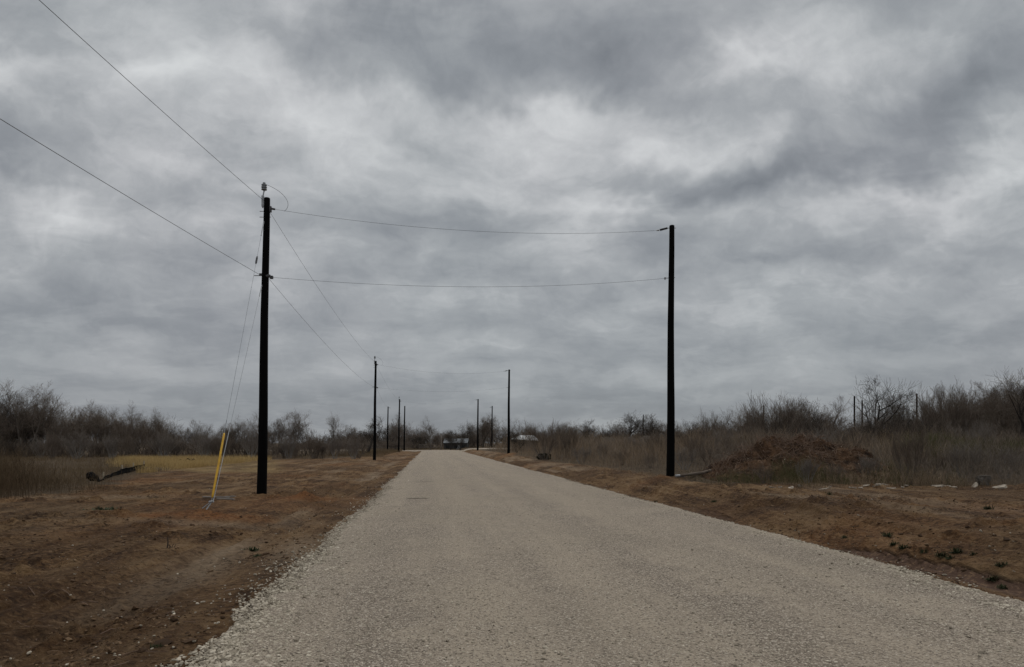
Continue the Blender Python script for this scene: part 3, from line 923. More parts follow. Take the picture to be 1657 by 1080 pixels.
def plants():
    # right: waist-high dry weeds up to the thicket
    def xr(y):
        lo = np.interp(y, [19.5, 20.5, 23, 26, 140], [15.0, 10.5, 6.6, 6.0, 9.3 - 16.1])
        lo = np.where(y > 24, 9.0 - SLOPE * y, lo)
        return lo, np.maximum(lo + 3, np.minimum(0.80 * y + 3, 30 + 0.25 * y))
    x, y = field(62000, 20.0, 116, xr, 1.35)
    e = fbm(x * 0.35, y * 0.35, 401, 3)
    s = lat(x, y)
    inn = np.clip(np.minimum((s - 8.9) / 3.0, (y - 20) / 5.0), 0, 1)
    keep = (e > rng.uniform(-0.55, 0.25, len(x))) & (inn + 0.3 * e > rng.uniform(-0.1, 0.25, len(x)))
    keep &= ~((y < 28.3) & (y > 22.5) & (x > 6.8) & (x < 13.3) & (rng.uniform(0, 1, len(x)) < 0.93))
    x, y, e, inn = x[keep], y[keep], e[keep], inn[keep]
    big = fbm(x * 0.22, y * 0.22, 405, 3)
    h = (0.30 + 0.70 * inn + 0.45 * e + 0.35 * big) * rng.uniform(0.35, 1.3, len(x)) ** 1.0 * np.interp(y, [20, 35, 60, 116], [0.75, 1.2, 1.5, 1.7])
    h = np.maximum(h, 0.15)
    z = terrain(x, y, False) - 0.02
    w = rng.uniform(0.006, 0.012, len(x)) * np.interp(y, [20, 90], [0.9, 2.2])
    g = fbm(x * 0.2, y * 0.2, 409, 3) > 0.02
    ln = np.abs(rng.normal(0, 0.34, len(x)))
    me = strands_mesh('tall_weeds', [(M['weed'], weeds_verts(x[~g], y[~g], z[~g], h[~g], w[~g], ln[~g])),
                                     (M['weedgrey'], weeds_verts(x[g], y[g], z[g], h[g], w[g], ln[g]))])
    tag(link('tall_weeds', me), 'waist high dry brown weeds filling the field right of the road', 'weeds', kind='stuff')
    # olive grass in front of the dump heap and under the right hand trees
    xa, ya = rng.uniform(X(1150, 22), X(1520, 22), 9000), rng.uniform(20.6, 25.4, 9000)
    k = (fbm(xa * 0.7, ya * 0.7, 411, 3) > rng.uniform(-0.5, 0.3, 9000)) & (ya > 20.6 + 1.3 * np.clip((8.6 - xa) / 2, 0, 1))
    xa, ya = xa[k], ya[k]
    ha = rng.uniform(0.1, 0.68, len(xa)) * (0.8 + 1.1 * np.clip(fbm(xa * .9, ya * .9, 412, 3), -0.5, 0.6)) * np.interp(xa, [6.5, 8.5, 11, 14], [0.5, 0.9, 1.1, 0.8])
    xb = rng.uniform(X(1470, 33), X(1650, 33), 9000)
    yb = rng.uniform(29, 36, 9000)
    k = fbm(xb * 0.3, yb * 0.3, 415, 3) > rng.uniform(-0.4, 0.3, 9000)
    xb, yb = xb[k], yb[k]
    hb = rng.uniform(0.7, 1.45, len(xb)) * (1 + 0.4 * fbm(xb * .4, yb * .4, 416, 2))
    x, y, h = np.concatenate([xa, xb]), np.concatenate([ya, yb]), np.concatenate([ha, hb])
    me = strands_mesh('olive_grass', [(M['olive'], weeds_verts(x, y, terrain(x, y, False) - 0.02, h, rng.uniform(0.006, 0.012, len(x)) * np.where(y > 30, 1.8, 0.8), np.abs(rng.normal(0, 0.45, len(x))), 5))])
    tag(link('olive_grass', me), 'olive green grass round the dump heap and below the right hand trees', 'grass', kind='stuff')
    # left: brown weeds at the picture edge
    x = rng.uniform(-22, -12.2, 17000)
    y = rng.uniform(18.6, 31, 17000)
    edge = np.interp(y, [18.6, 20, 24, 26, 28, 31], [-14.6, -13.6, -13.6, -16.0, -20, -24])
    k = (x < edge + 1.8 * fbm(x * .5, y * .5, 421, 3)) & (fbm(x * 0.5, y * 0.5, 422, 3) > rng.uniform(-0.6, 0.2, 17000)) & (y > 19.4 - 0.0 * x)
    x, y = x[k], y[k]
    h = rng.uniform(0.12, 0.85, len(x)) * (0.85 + 0.9 * fbm(x * 0.45, y * 0.45, 423, 3))
    h = h * np.interp(x / y, [-0.78, -0.70, -0.64], [1.8, 1.6, 1.0])
    me = strands_mesh('brown_weeds', [(M['brownweed'], weeds_verts(x, y, terrain(x, y) - 0.02, h, rng.uniform(0.005, 0.009, len(x)), np.abs(rng.normal(0, 0.38, len(x))), 5))])
    tag(link('brown_weeds', me), 'dark brown weeds in front of the left thicket', 'weeds', kind='stuff')
    # straw coloured grass
    x, y = field(52000, 36, 68, lambda y: (X(205, y) + 1.6 * fbm(y * 1.3, y * 0, 433, 3) - 0.6, np.minimum(X(440, y), -16.3 - SLOPE * y + 1.5 + 0 * y)))
    fy = np.interp((x / y * F + 828.5), [205, 245, 330, 440], [56, 44, 38, 38])
    k = fbm(x * 0.3, y * 0.3, 431, 3) + 0.35 * np.clip((y - fy) / 6, -3, 1) > rng.uniform(-0.3, 0.45, len(x))
    x, y = x[k], y[k]
    me = strands_mesh('straw_grass', [(M['straw'], blades(x, y, terrain(x, y, False) - 0.02, rng.uniform(0.2, 0.6, len(x)), rng.uniform(0.010, 0.018, len(x)), np.abs(rng.normal(0, 0.55, len(x)))))])
    tag(link('straw_grass', me), 'pale yellow grass between the dirt and the left thicket', 'grass', kind='stuff')
    # low tan grass along the foot of the thickets and thinly over the dirt
    X1, Y1 = field(46000, 26, 100, lambda y: (X(-60, y), np.interp(y, [26, 38, 65, 80, 100], [-15.5, -19.5, -23.0, -17.0, -19.5])))
    k = fbm(X1 * 0.25, Y1 * 0.25, 441, 3) > rng.uniform(-0.30, 0.6, len(X1))
    pxx = X1 / Y1 * F + 828.5
    k &= ~((pxx > 140) & (pxx < 245) & (Y1 < np.interp(pxx, [140, 245], [30, 45])) & (rng.uniform(0, 1, len(X1)) < 0.85))
    X1, Y1 = X1[k], Y1[k]
    X2, Y2 = field(9000, 80, 145, lambda y: (-5.5 - 7 - SLOPE * y, -5.5 - SLOPE * y))
    X3, Y3 = field(5000, 20.0, 23.0, lambda y: (np.full_like(y, 5.8), np.full_like(y, 17.0)))
    k = fbm(X3, Y3, 443, 2) > rng.uniform(-0.2, 0.5, len(X3))
    X3, Y3 = X3[k], Y3[k]
    X4, Y4 = field(7000, 152, 200, lambda y: (-60 + 0 * y, 40 + 0 * y))
    x, y = np.concatenate([X1, X2, X3, X4]), np.concatenate([Y1, Y2, Y3, Y4])
    h = rng.uniform(0.12, 0.5, len(x)) * np.where(y < 25, 0.6, 1)
    w = rng.uniform(0.008, 0.016, len(x)) * np.interp(y, [20, 100, 200], [0.8, 1.8, 4])
    me = strands_mesh('tan_grass', [(M['tan'], blades(x, y, terrain(x, y, False) - 0.02, h, w, np.abs(rng.normal(0, 0.35, len(x)))))])
    tag(link('tan_grass', me), 'short tan grass along the foot of the thickets', 'grass', kind='stuff')


plants()


# ------------------------------------------------------------------ bare trees and shrubs
def norm(v):
    return v / (np.linalg.norm(v) + 1e-9)


def polys_to_vq(polys, n):
    """polys: list of (pts k x 3, radii k); n sides (2 = flat ribbon)"""
    by = {}
    for p, r in polys:
        by.setdefault(len(p), []).append((p, r))
    V, Q, off = [], [], 0
    for k, lst in by.items():
        P = np.array([a for a, _ in lst])
        Rr = np.array([b for _, b in lst])
        m = len(P)
        T = np.gradient(P, axis=1)
        T /= np.linalg.norm(T, axis=2)[..., None] + 1e-9
        ref = rng.normal(0, 1, (m, 1, 3))
        u = ref - T * (ref * T).sum(-1, keepdims=True)
        u /= np.linalg.norm(u, axis=2)[..., None] + 1e-9
        w = np.cross(T, u)
        a = np.arange(n) / n * 2 * np.pi
        v = P[:, :, None] + Rr[:, :, None, None] * (np.cos(a)[None, None, :, None] * u[:, :, None] + np.sin(a)[None, None, :, None] * w[:, :, None])
        V.append(v.reshape(-1, 3))
        idx = np.arange(m * k * n).reshape(m, k, n) + off
        if n == 2:
            q = np.stack([idx[:, :-1, 0], idx[:, :-1, 1], idx[:, 1:, 1], idx[:, 1:, 0]], -1)
        else:
            nx = np.roll(idx, -1, axis=2)
            q = np.stack([idx[:, :-1], nx[:, :-1], nx[:, 1:], idx[:, 1:]], -1)
        Q.append(q.reshape(-1, 4))
        off += m * k * n
    return np.concatenate(V), np.concatenate(Q)


def grow(seed, stems, length, radius, spread, kids, shrink, wander=0.16, up=0.12, tip=0.004, angle=(0.5, 0.95), start=0.35, base_r=0.0):
    """recursive bare branching; returns {level: [(pts, radii)]}. kids = children per branch at each level"""
    r = random.Random(seed)
    out = {i: [] for i in range(len(kids) + 1)}

    def rv(a):
        return np.array([r.gauss(0, a), r.gauss(0, a), r.gauss(0, a)])

    def branch(p, d, ln, ra, lev):
        k = 6 if lev == 0 else (5 if lev == 1 else (4 if lev == 2 else 3))
        pts, dd = [p], norm(d)
        dirs = [dd]
        for i in range(k - 1):
            dd = norm(dd + rv(wander) + np.array([0, 0, up * (1.0 if lev else 0.5)]))
            p = p + dd * ln / (k - 1)
            pts.append(p)
            dirs.append(dd)
        last = lev == len(kids)
        rad = np.linspace(ra, max(tip, ra * (0.35 if not last else 0.4)), k)
        out[lev].append((np.array(pts), rad))
        if last:
            return
        pts = np.array(pts)
        n = max(1, int(round(kids[lev] * r.uniform(0.8, 1.2))))
        for j in range(n):
            f = start + (1 - start) * (j + r.uniform(0.2, 1.0)) / n if lev == 0 else 0.15 + 0.85 * (j + r.uniform(0, 1)) / n
            f = min(f, 0.999) * (k - 1)
            i = int(f)
            q = pts[i] + (pts[i + 1] - pts[i]) * (f - i)
            base = dirs[i + 1]
            side = norm(np.cross(base, rv(1.0)))
            a = r.uniform(*angle)
            nd = norm(base * math.cos(a) + side * math.sin(a))
            branch(q, nd, ln * (shrink if lev + 1 < len(kids) else 0.85) * r.uniform(0.7, 1.25) * (1.1 - 0.35 * f / (k - 1)), max(tip, np.interp(f, range(k), rad) * 0.62), lev + 1)

    for s in range(stems):
        az = 2 * math.pi * (s + r.uniform(-0.3, 0.3)) / stems
        sp = spread * r.uniform(0.35, 1.1)
        d = np.array([math.cos(az) * sp, math.sin(az) * sp, 1.0])
        branch(np.array([math.cos(az) * base_r * r.random(), math.sin(az) * base_r * r.random(), -0.12]), d, length * r.uniform(0.8, 1.12), radius * r.uniform(0.75, 1.1), 0)
    return out


def tree_meshes(levels, wood_levels, n_wood=6):
    wood = [b for l in range(wood_levels) for b in levels[l]]
    twig = [b for l in range(wood_levels, len(levels)) for b in levels[l]]
    return polys_to_vq(wood, n_wood), polys_to_vq(twig, 3)


KINDS = {
    # broad mesquite with short leaning trunks
    'mesquite': dict(stems=3, length=3.4, radius=0.095, spread=0.55, kids=(6, 6, 6, 7), shrink=0.62, wander=0.15, up=0.10, tip=0.0032),
    'mesquite_b': dict(stems=2, length=3.8, radius=0.12, spread=0.5, kids=(7, 6, 6, 7), shrink=0.60, wander=0.16, up=0.09, tip=0.0032),
    # taller hackberry
    'tall': dict(stems=1, length=4.8, radius=0.15, spread=0.18, kids=(9, 7, 6, 6), shrink=0.56, wander=0.10, up=0.12, tip=0.0032, start=0.3),
    'tall_b': dict(stems=2, length=4.8, radius=0.115, spread=0.32, kids=(7, 6, 6, 7), shrink=0.55, wander=0.11, up=0.13, tip=0.0032, start=0.35),
    # many-stemmed vase-shaped brush
    'vase': dict(stems=16, length=2.2, radius=0.026, spread=0.75, kids=(6, 5, 4), shrink=0.50, wander=0.10, up=0.16, tip=0.0035, angle=(0.25, 0.6), base_r=0.25),
    'lone': dict(stems=1, length=3.4, radius=0.17, spread=0.35, kids=(7, 5, 5, 5), shrink=0.66, wander=0.15, up=0.07, tip=0.0060, start=0.42, angle=(0.5, 0.95)),
    'vase_b': dict(stems=22, length=2.4, radius=0.024, spread=0.5, kids=(6, 5, 4), shrink=0.46, wander=0.09, up=0.20, tip=0.0035, angle=(0.2, 0.55), base_r=0.4),
}
CACHE = {}


def wood(kind, seed):
    if (kind, seed) not in CACHE:
        lv = grow(seed, **KINDS[kind])
        (wv, wq), (tv, tq) = tree_meshes(lv, 2 if kind not in ('vase', 'vase_b') else 1)
        h = np.percentile(tv[:, 2], 99.5)
        CACHE[(kind, seed)] = (wv / h, wq, tv / h, tq)          # one unit tall
    return CACHE[(kind, seed)]


MESHES = {}


def tree(px, d, top, kind, seed, label, name='bare_tree', cat='tree', tone='', rz=0.0, wide=1.0, group=None, base=None):
    """one tree: its top at photo row `top` when its foot stands d metres ahead"""
    x = X(px, d)
    g = tz(x, d) if d < 200 else 0.2
    h = Z(top, d) - g
    key = (kind, seed, tone)
    if key not in MESHES:
        wv, wq, tv, tq = wood(kind, seed)
        bm_, tm_ = {'': ('bark', 'twig'), 'dark': ('dark', 'darktwig'), 'pale': ('palebark', 'paletwig')}[tone]
        MESHES[key] = (mesh_np('trunk', wv, wq, None, M[bm_], True), mesh_np('crown', tv, tq, None, M[tm_], False))
    t = thing(name, label, cat, (x, d, g), rz, group)
    t.scale = (h * wide, h * wide, h)
    link('trunk' if name != 'bare_shrub' else 'stems', MESHES[key][0], t)
    link('crown' if name != 'bare_shrub' else 'twigs', MESHES[key][1], t)
    return t


def thicket(name, label, items, mats):
    """a far mass of brush nobody could count: one object"""
    V, Q, MI, n = [], [], [], 0
    for (x, y, h, wide, kind, seed, mi) in items:
        wv, wq, tv, tq = wood(kind, seed)
        a = rng.uniform(0, 6.28)
        rot = np.array([[math.cos(a), -math.sin(a), 0], [math.sin(a), math.cos(a), 0], [0, 0, 1]])
        g = float(terrain(np.array([x]), np.array([y]), False)[0])
        for v, q in ((wv, wq), (tv, tq)):
            V.append((v @ rot.T) * (h * wide, h * wide, h) + (x, y, g))
            Q.append(q + n)
            MI.append(np.full(len(q), mi, np.int32))
            n += len(v)
    me = mesh_np(name, np.concatenate(V), np.concatenate(Q))
    for m in mats:
        me.materials.append(m)
    me.polygons.foreach_set('material_index', np.concatenate(MI))
    return tag(link(name, me), label, 'thicket', kind='stuff')


# low-detail brush for the masses (flat ribbons, thicker tips)
KINDS['mass'] = dict(stems=11, length=2.2, radius=0.03, spread=0.7, kids=(6, 5, 3), shrink=0.52, wander=0.14, up=0.14, tip=0.0042, angle=(0.25, 0.65), base_r=0.5)
KINDS['mass_tree'] = dict(stems=3, length=3.2, radius=0.08, spread=0.5, kids=(6, 5, 5, 3), shrink=0.60, wander=0.13, up=0.12, tip=0.0045)


def wood_mass(kind, seed):
    lv = grow(seed, **KINDS[kind])
    wv, wq = polys_to_vq(lv[0], 4)
    tv, tq = polys_to_vq([b for l in range(1, len(lv)) for b in lv[l]], 2)
    h = np.percentile(tv[:, 2], 99.5)
    CACHE[(kind, seed)] = (wv / h, wq, tv / h, tq)


for sd_ in range(5):
    wood_mass('mass', 900 + sd_)
    wood_mass('mass_tree', 950 + sd_)


def mass_items(n, px0, px1, d0, d1, top_of, trees=0.3, jit=6, wide=(0.8, 1.3), dark=0.3, low=0.75):
    it = []
    for i in range(n):
        px = px0 + (px1 - px0) * random.random()
        d = d0 + (d1 - d0) * random.random()
        top = np.interp(px, *zip(*top_of)) + random.uniform(-jit * 0.6, jit * 1.4)
        x = X(px, d)
        h = Z(top, d) - 0.2
        tr = random.random() < trees
        if not tr:
            h *= random.uniform(low - 0.15, low + 0.2)
        w = random.uniform(*wide)
        it.append((x, d, max(h, 0.8), w, 'mass_tree' if tr else 'mass', (950 if tr else 900) + random.randrange(5), 1 if random.random() < dark else 0))
    return it


LTOP = [(-80, 626), (90, 634), (110, 662), (160, 656), (240, 662), (270, 686), (400, 688), (440, 676), (500, 680), (520, 702), (600, 704)]
it = mass_items(105, -90, 590, 80, 100, LTOP, 0.25, 6)
it += [(x_, y_, h_ * 0.8, w_, k_, s_, m_) for (x_, y_, h_, w_, k_, s_, m_) in mass_items(70, -90, 585, 72, 80, [(-90, 694), (600, 700)], 0.0, 8, low=0.9)]
thicket('left_thicket', 'grey leafless brush massed along the left field', it, [M['twig'], M['darktwig']])
CTOP = [(560, 690), (640, 684), (760, 690), (800, 680), (900, 684), (1000, 684), (1080, 682), (1130, 680)]
it = mass_items(95, 540, 1140, 185, 250, CTOP, 0.6, 6, (0.9, 1.5), 0.4)
it += mass_items(30, 560, 700, 155, 180, [(560, 706), (700, 708)], 0.0, 4, (1.2, 1.8), 0.3)
it += mass_items(110, 540, 1140, 190, 260, [(540, 703), (1140, 700)], 0.0, 4, (1.6, 2.6), 0.5, 0.95)
thicket('far_thicket', 'far grey leafless trees massed behind the end of the road', it, [M['twig'], M['darktwig']])
RTOP = [(1080, 690), (1120, 682), (1180, 672), (1215, 650), (1290, 650), (1340, 662), (1440, 660), (1500, 638), (1560, 630), (1600, 622), (1720, 616)]
it = mass_items(120, 1090, 1730, 58, 85, RTOP, 0.3, 7)
it += mass_items(40, 1150, 1730, 46, 58, [(1150, 690), (1300, 684), (1500, 680), (1720, 670)], 0.0, 8, low=0.9)
thicket('right_thicket', 'leafless brown brush massed behind the dump heap and right field', it, [M['twig'], M['darktwig']])

# trees and shrubs one can point to
tree(42, 78, 617, 'tall_b', 205, 'tallest bare tree at the far left, its forked crown above the left thicket', rz=0.4, wide=1.1)
tree(-12, 76, 632, 'mesquite_b', 202, 'bare tree cut off by the left picture edge, beside the tallest left tree', rz=1.4, wide=1.1)
tree(84, 80, 637, 'tall_b', 200, 'rounded bare tree just right of the tallest tree at the far left', rz=2.2)
tree(160, 84, 652, 'mesquite', 14, 'broad bare tree left of centre in the left thicket, with a dense twiggy crown', rz=0.2, wide=1.15)
tree(210, 86, 655, 'mesquite_b', 15, 'bare tree with a rounded top between two broad crowns of the left thicket', rz=1.0)
tree(250, 86, 664, 'mesquite', 16, 'lower bare tree where the left thicket steps down toward the yellow guy guard', rz=2.9, wide=1.1)
tree(308, 92, 680, 'mesquite_b', 17, 'small bare tree rising left of the yellow guy guard', rz=0.9)
tree(385, 92, 680, 'mesquite', 18, 'small rounded bare tree behind the top of the yellow guy guard', rz=0.0)
tree(448, 90, 667, 'mesquite', 203, 'bare tree just right of the nearest black pole, with dark clumps in its crown', rz=1.7, wide=0.9)
tree(480, 90, 665, 'tall_b', 20, 'dense upright bare tree, second to the right of the nearest black pole', rz=2.3, wide=0.9)
tree(537, 96, 668, 'tall', 203, 'slim pale bare tree standing alone above the low brush between two left poles', rz=0.7, tone='pale', wide=0.75)
tree(594, 102, 674, 'lone', 226, 'round crowned bare tree with a dark leaning trunk left of the second left pole', rz=0.3, tone='dark', wide=1.15)
tree(640, 170, 672, 'mesquite', 23, 'broad bare tree behind the cluster of three far left poles', rz=1.1, wide=1.1)
tree(697, 172, 674, 'tall', 206, 'pale bare tree standing beyond the end of the road', rz=0.5, tone='pale', wide=1.0)
tree(757, 182, 680, 'tall', 25, 'thin dark bare tree in front of the long grey roof beyond the road end', rz=1.8, tone='dark', wide=0.9)
tree(782, 190, 672, 'mesquite_b', 26, 'broad bare tree behind the two far right poles', rz=1.2, wide=1.2)
tree(880, 56, 683, 'vase', 27, 'bare reddish shrub over a dark bush beside the second right pole', 'bare_shrub', 'shrub', rz=0.6, wide=1.1)
tree(920, 58, 688, 'vase_b', 28, 'upright bare shrub just right of the dark roadside bush', 'bare_shrub', 'shrub', rz=1.6, wide=0.8)
tree(955, 170, 679, 'lone', 222, 'dark bare tree with crooked limbs behind the pale junk on the right', rz=2.1, tone='dark', wide=1.2)
tree(1012, 150, 669, 'lone', 223, 'crooked dark bare tree left of the nearest right pole', rz=0.1, tone='dark', wide=1.2)
tree(1058, 140, 671, 'lone', 228, 'spreading bare tree just left of the nearest right pole', rz=2.6, tone='dark')
tree(1150, 75, 668, 'vase_b', 32, 'low bare brush just right of the nearest right pole', 'bare_shrub', 'shrub', rz=0.4)
tree(1245, 62, 640, 'vase', 33, 'large fan shaped bare shrub behind the left end of the dump heap', 'bare_shrub', 'shrub', rz=1.4, wide=1.0)
tree(1285, 64, 643, 'mesquite', 34, 'bare tree with arching limbs behind the top of the dump heap', rz=0.7, wide=1.0)
tree(1342, 80, 643, 'tall_b', 35, 'thin bare tree left of the tall lone tree behind the dump heap', rz=2.4)
tree(1408, 60, 609, 'lone', 200, 'tall dark bare tree with open curved limbs rising alone right of the dump heap', rz=0.0, tone='dark', wide=0.78)
tree(1462, 76, 640, 'tall_b', 37, 'thin bare tree between the tall lone tree and the far right pole', rz=1.0)
tree(1436, 44, 676, 'mesquite_b', 38, 'dark leaning bare tree at the foot of the tall lone tree', rz=0.3, tone='dark', wide=1.1)
tree(1532, 58, 625, 'vase_b', 39, 'dense rounded bare shrub at the left of the tall right hand brush', 'bare_shrub', 'shrub', rz=0.9, wide=0.95)
tree(1575, 60, 620, 'tall_b', 208, 'upright bare tree between the dense rounded shrub and the right edge', rz=2.0)
tree(1625, 52, 604, 'mesquite', 206, 'tall bare tree near the right edge with long upright twigs', rz=0.8, wide=1.0)
tree(1668, 46, 608, 'mesquite_b', 42, 'bare tree with dark spreading branches cut by the right picture edge', rz=1.5, tone='dark', wide=1.1)
tree(1472, 21.6, 682, 'vase', 43, 'open bare bush standing alone in front of the right brush, beyond the rubble', 'bare_shrub', 'shrub', rz=0.5, wide=0.72)
tree(1560, 26.0, 716, 'vase_b', 44, 'low pale grey bush behind the rubble at the right', 'bare_shrub', 'shrub', rz=1.5, tone='pale', wide=1.5)
tree(1625, 25.0, 722, 'vase', 45, 'low grey bush behind the pale slab at the right edge', 'bare_shrub', 'shrub', rz=2.5, tone='pale', wide=1.3)
for i, px in enumerate((70, 85, 130, 180, 205, 262, 330, 365, 410, 470, 505, 540, 575)):
    d = random.uniform(68, 73)
    top = random.uniform(694, 705) + (6 if px > 440 else 0)
    tree(px + random.uniform(-6, 6), d, top, ('vase', 'vase_b')[i % 2], 60 + i % 4,
         'pale grey many stemmed bush in the front row of the left thicket', 'bare_shrub', 'shrub', 'pale' if i % 3 != 1 else '',
         random.uniform(0, 6), random.uniform(0.8, 1.15), 'bushes in the front row of the left thicket')


for px, d, top, sd, lab in ((729, 160, 696, 203, 'dark bare tree in front of the left half of the long grey roof'),
                            (745, 158, 702, 207, 'low dark bare tree in front of the right half of the long grey roof'),
                            (835, 92, 698, 204, 'bare tree partly hiding the left end of the white roof')):
    tree(px, d, top, 'mesquite', sd, lab, tone='dark', rz=sd * 1.3, wide=0.95)
for i, (px, d, top) in enumerate(((905, 62, 712), (940, 48, 722), (975, 54, 716), (1005, 42, 726), (1030, 60, 708), (1052, 36, 732), (1062, 52, 700),
                                  (1108, 34, 722), (1128, 40, 704), (1150, 33, 716), (1165, 46, 694), (1190, 38, 704), (1215, 48, 690), (1335, 40, 690),
                                  (1365, 34, 702), (1395, 42, 688), (1425, 30, 716), (1505, 27, 728), (1530, 33, 706), (1545, 40, 690), (1600, 31, 708),
                                  (1640, 34, 696), (1590, 42, 680), (1650, 27, 726))):
    tree(px, d, top, ('vase_b', 'vase')[i % 2], 60 + (i * 3) % 4, 'bare brown bush standing among the tall dry weeds right of the road', 'bare_shrub', 'shrub',
         ('', 'pale', '')[i % 3], random.uniform(0, 6), random.uniform(0.9, 1.4), 'bare bushes among the weeds right of the road')


for px, d, top, sd, lab in ((1236, 21.6, 752, 61, 'low bare bush in front of the left half of the dump heap'),
                            (1305, 21.4, 742, 62, 'widest bare bush in front of the middle of the dump heap'),
                            (1352, 22.2, 748, 63, 'low bare bush in front of the right half of the dump heap'),
                            (1405, 23.5, 736, 60, 'bare bush at the right end of the dump heap')):
    tree(px, d, top, ('vase_b', 'vase')[sd % 2], sd, lab, 'bare_shrub', 'shrub', ('pale', '')[sd % 2], sd * 0.7, 1.15)


# ------------------------------------------------------------------ poles and lines
def curve_pts(a, b, sag, n=40):
    a, b = np.array(a, float), np.array(b, float)
    t = np.linspace(0, 1, n)[:, None]
    p = a + (b - a) * t
    p[:, 2] -= 4 * sag * (t * (1 - t))[:, 0]
    return p


def pole_shaft(h, r0, r1, lean):
    mb = MB()
    zs = np.array([-0.4, 0, 0.3, 1.2, 2.5, 4, 5.5, 7, 8.2, h - 0.04, h - 0.012, h])
    w = np.interp(zs, [0, h], [r0, r1])
    w[-1] *= 0.72
    w[-2] *= 0.95
    pts = np.stack([lean[0] * zs / h + 0.012 * np.sin(zs * 0.9), lean[1] * zs / h, zs], -1)
    mb.tube(pts, w, 20)
    return mb


def pole_at(px, d, top, label, kind, lean=0.0, r0=0.150, r1=0.092, arms=True):
    """kind: 'line' carries an insulator on top, 'dead' a strain insulator, 'plain' neither"""
    x = X(px, d)
    g = tz(x, d)
    h = Z(top, d) - g
    t = thing('utility_pole', label, 'utility pole', (x, d, g), 0, 'black wooden utility poles')
    pole_shaft(h, r0, r1, (lean, 0)).build('shaft', M['pole'], t, True)
    tip = np.array([lean, 0, h])
    if kind == 'line':
        mb = MB()                                   # steel post and strap on the pole top
        mb.tube([tip + (-0.085, -0.10, -0.35), tip + (-0.085, -0.10, 0.0), tip + (-0.06, -0.06, 0.2)], 0.022, 8)
        mb.box(tip + (-0.085, -0.10, -0.14), (0.07, 0.05, 0.34))
        mb.build('bracket', M['steel'], t)
        mb = MB()
        zz = [0.19, 0.22, 0.225, 0.25, 0.255, 0.285, 0.29, 0.32, 0.325, 0.355, 0.36, 0.39, 0.40, 0.45]
        rr = [0.03, 0.035, 0.085, 0.085, 0.06, 0.06, 0.085, 0.085, 0.06, 0.06, 0.082, 0.080, 0.045, 0.04]
        mb.tube([tip + (-0.06, -0.06, z) for z in zz], rr, 14)
        mb.build('insulator', M['polymer'], t, False)
        mb = MB()                                   # eye and clamp for the line across the road
        mb.tube([tip + (0.09, 0, -0.33), tip + (0.26, 0, -0.36)], [0.035, 0.03], 8)
        mb.box(tip + (0.12, 0, -0.36), (0.06, 0.07, 0.18))
        mb.build('dead_end_shoe', M['darksteel'], t)
        mb = MB()
        for z in (-0.42, -0.60):
            mb.tube([tip + (-0.22, 0.01, z), tip + (0.13, 0.01, z)], 0.011, 6)
        mb.build('bolt', M['steel'], t)
        zn = h * 0.735
        mb = MB()
        mb.tube([(-0.27, -0.02, zn), (0.18, -0.02, zn)], 0.012, 6)
        mb.tube([(0.12, -0.05, zn - 0.02), (0.24, -0.05, zn - 0.02)], [0.05, 0.05], 10)
        mb.box((0.28, -0.05, zn - 0.06), (0.09, 0.09, 0.09))
        mb.box((-0.02, -0.155, zn), (0.07, 0.06, 0.07))
        mb.build('neutral_clamp', M['darksteel'], t)
    elif kind == 'dead':
        mb = MB()
        pa, pb = tip + (-0.07, 0, -0.10), tip + (-0.16, 0, -0.105)
        mb.tube([tip + (0.16, 0, -0.10), pa, pb], 0.013, 6)
        mb.build('eye_bolt', M['steel'], t)
        mb = MB()
        n = 13
        c = np.linspace(0, 1, n)
        pts = pb + np.outer(c, (-0.26, 0, -0.065))
        mb.tube(pts, [0.03 if i % 2 else 0.045 for i in range(n)], 10)
        mb.build('strain_insulator', M['darkpoly'], t)
        mb = MB()
        mb.tube([pts[-1] + (-0.03, 0, -0.005), pts[-1] + (-0.13, 0, -0.02)], [0.03, 0.022], 8)
        mb.build('wire_clamp', M['steel'], t)
        zn = h - 1.93
        mb = MB()
        mb.tube([(-0.17, 0, zn), (0.2, 0, zn + 0.02)], 0.014, 6)
        mb.box((-0.165, 0, zn - 0.01), (0.06, 0.06, 0.07))
        mb.build('neutral_clamp', M['steel'], t)
    elif kind == 'far':
        mb = MB()
        mb.tube([tip + (0.05, 0, -0.25), tip + (0.5 * arms, 0, -0.30)], 0.04, 6)
        mb.build('arm', M['darksteel'], t)
    return t, np.array([x, d, g]), h


P1, b1, h1 = pole_at(424, 21.95, 318, 'nearest black wooden pole left of the road, guyed by the yellow guard', 'line', 0.10)
P2, b2, h2 = pole_at(606, 66.5, 584, 'second black pole along the left side of the road', 'line', 0.08)
P3, b3, h3 = pole_at(645, 127, 646, 'middle of the three far left poles, slightly the tallest', 'line', 0.15, 0.17, 0.11)
P4, b4, h4 = pole_at(654, 145, 657, 'right hand pole of the three far left poles', 'far', 0.1, 0.17, 0.11, 0.0)
P5, b5, h5 = pole_at(627, 149, 658, 'left hand and shortest pole of the three far left poles', 'far', 0.1, 0.17, 0.11, 1.0)
Q1, c1, k1 = pole_at(1084.5, 25.7, 363, 'nearest black wooden pole right of the road, beside the dump heap', 'dead', 0.08)
Q2, c2, k2 = pole_at(823, 76, 598, 'second black pole along the right side of the road', 'dead', 0.05)
Q3, c3, k3 = pole_at(773, 127, 646, 'third black pole right of the road, near the end of the road', 'dead', 0.05, 0.17, 0.11)
Q4, c4, k4 = pole_at(796, 158, 657, 'shortest far right pole, between the second and third right poles', 'far', 0.05, 0.17, 0.11, -1.0)
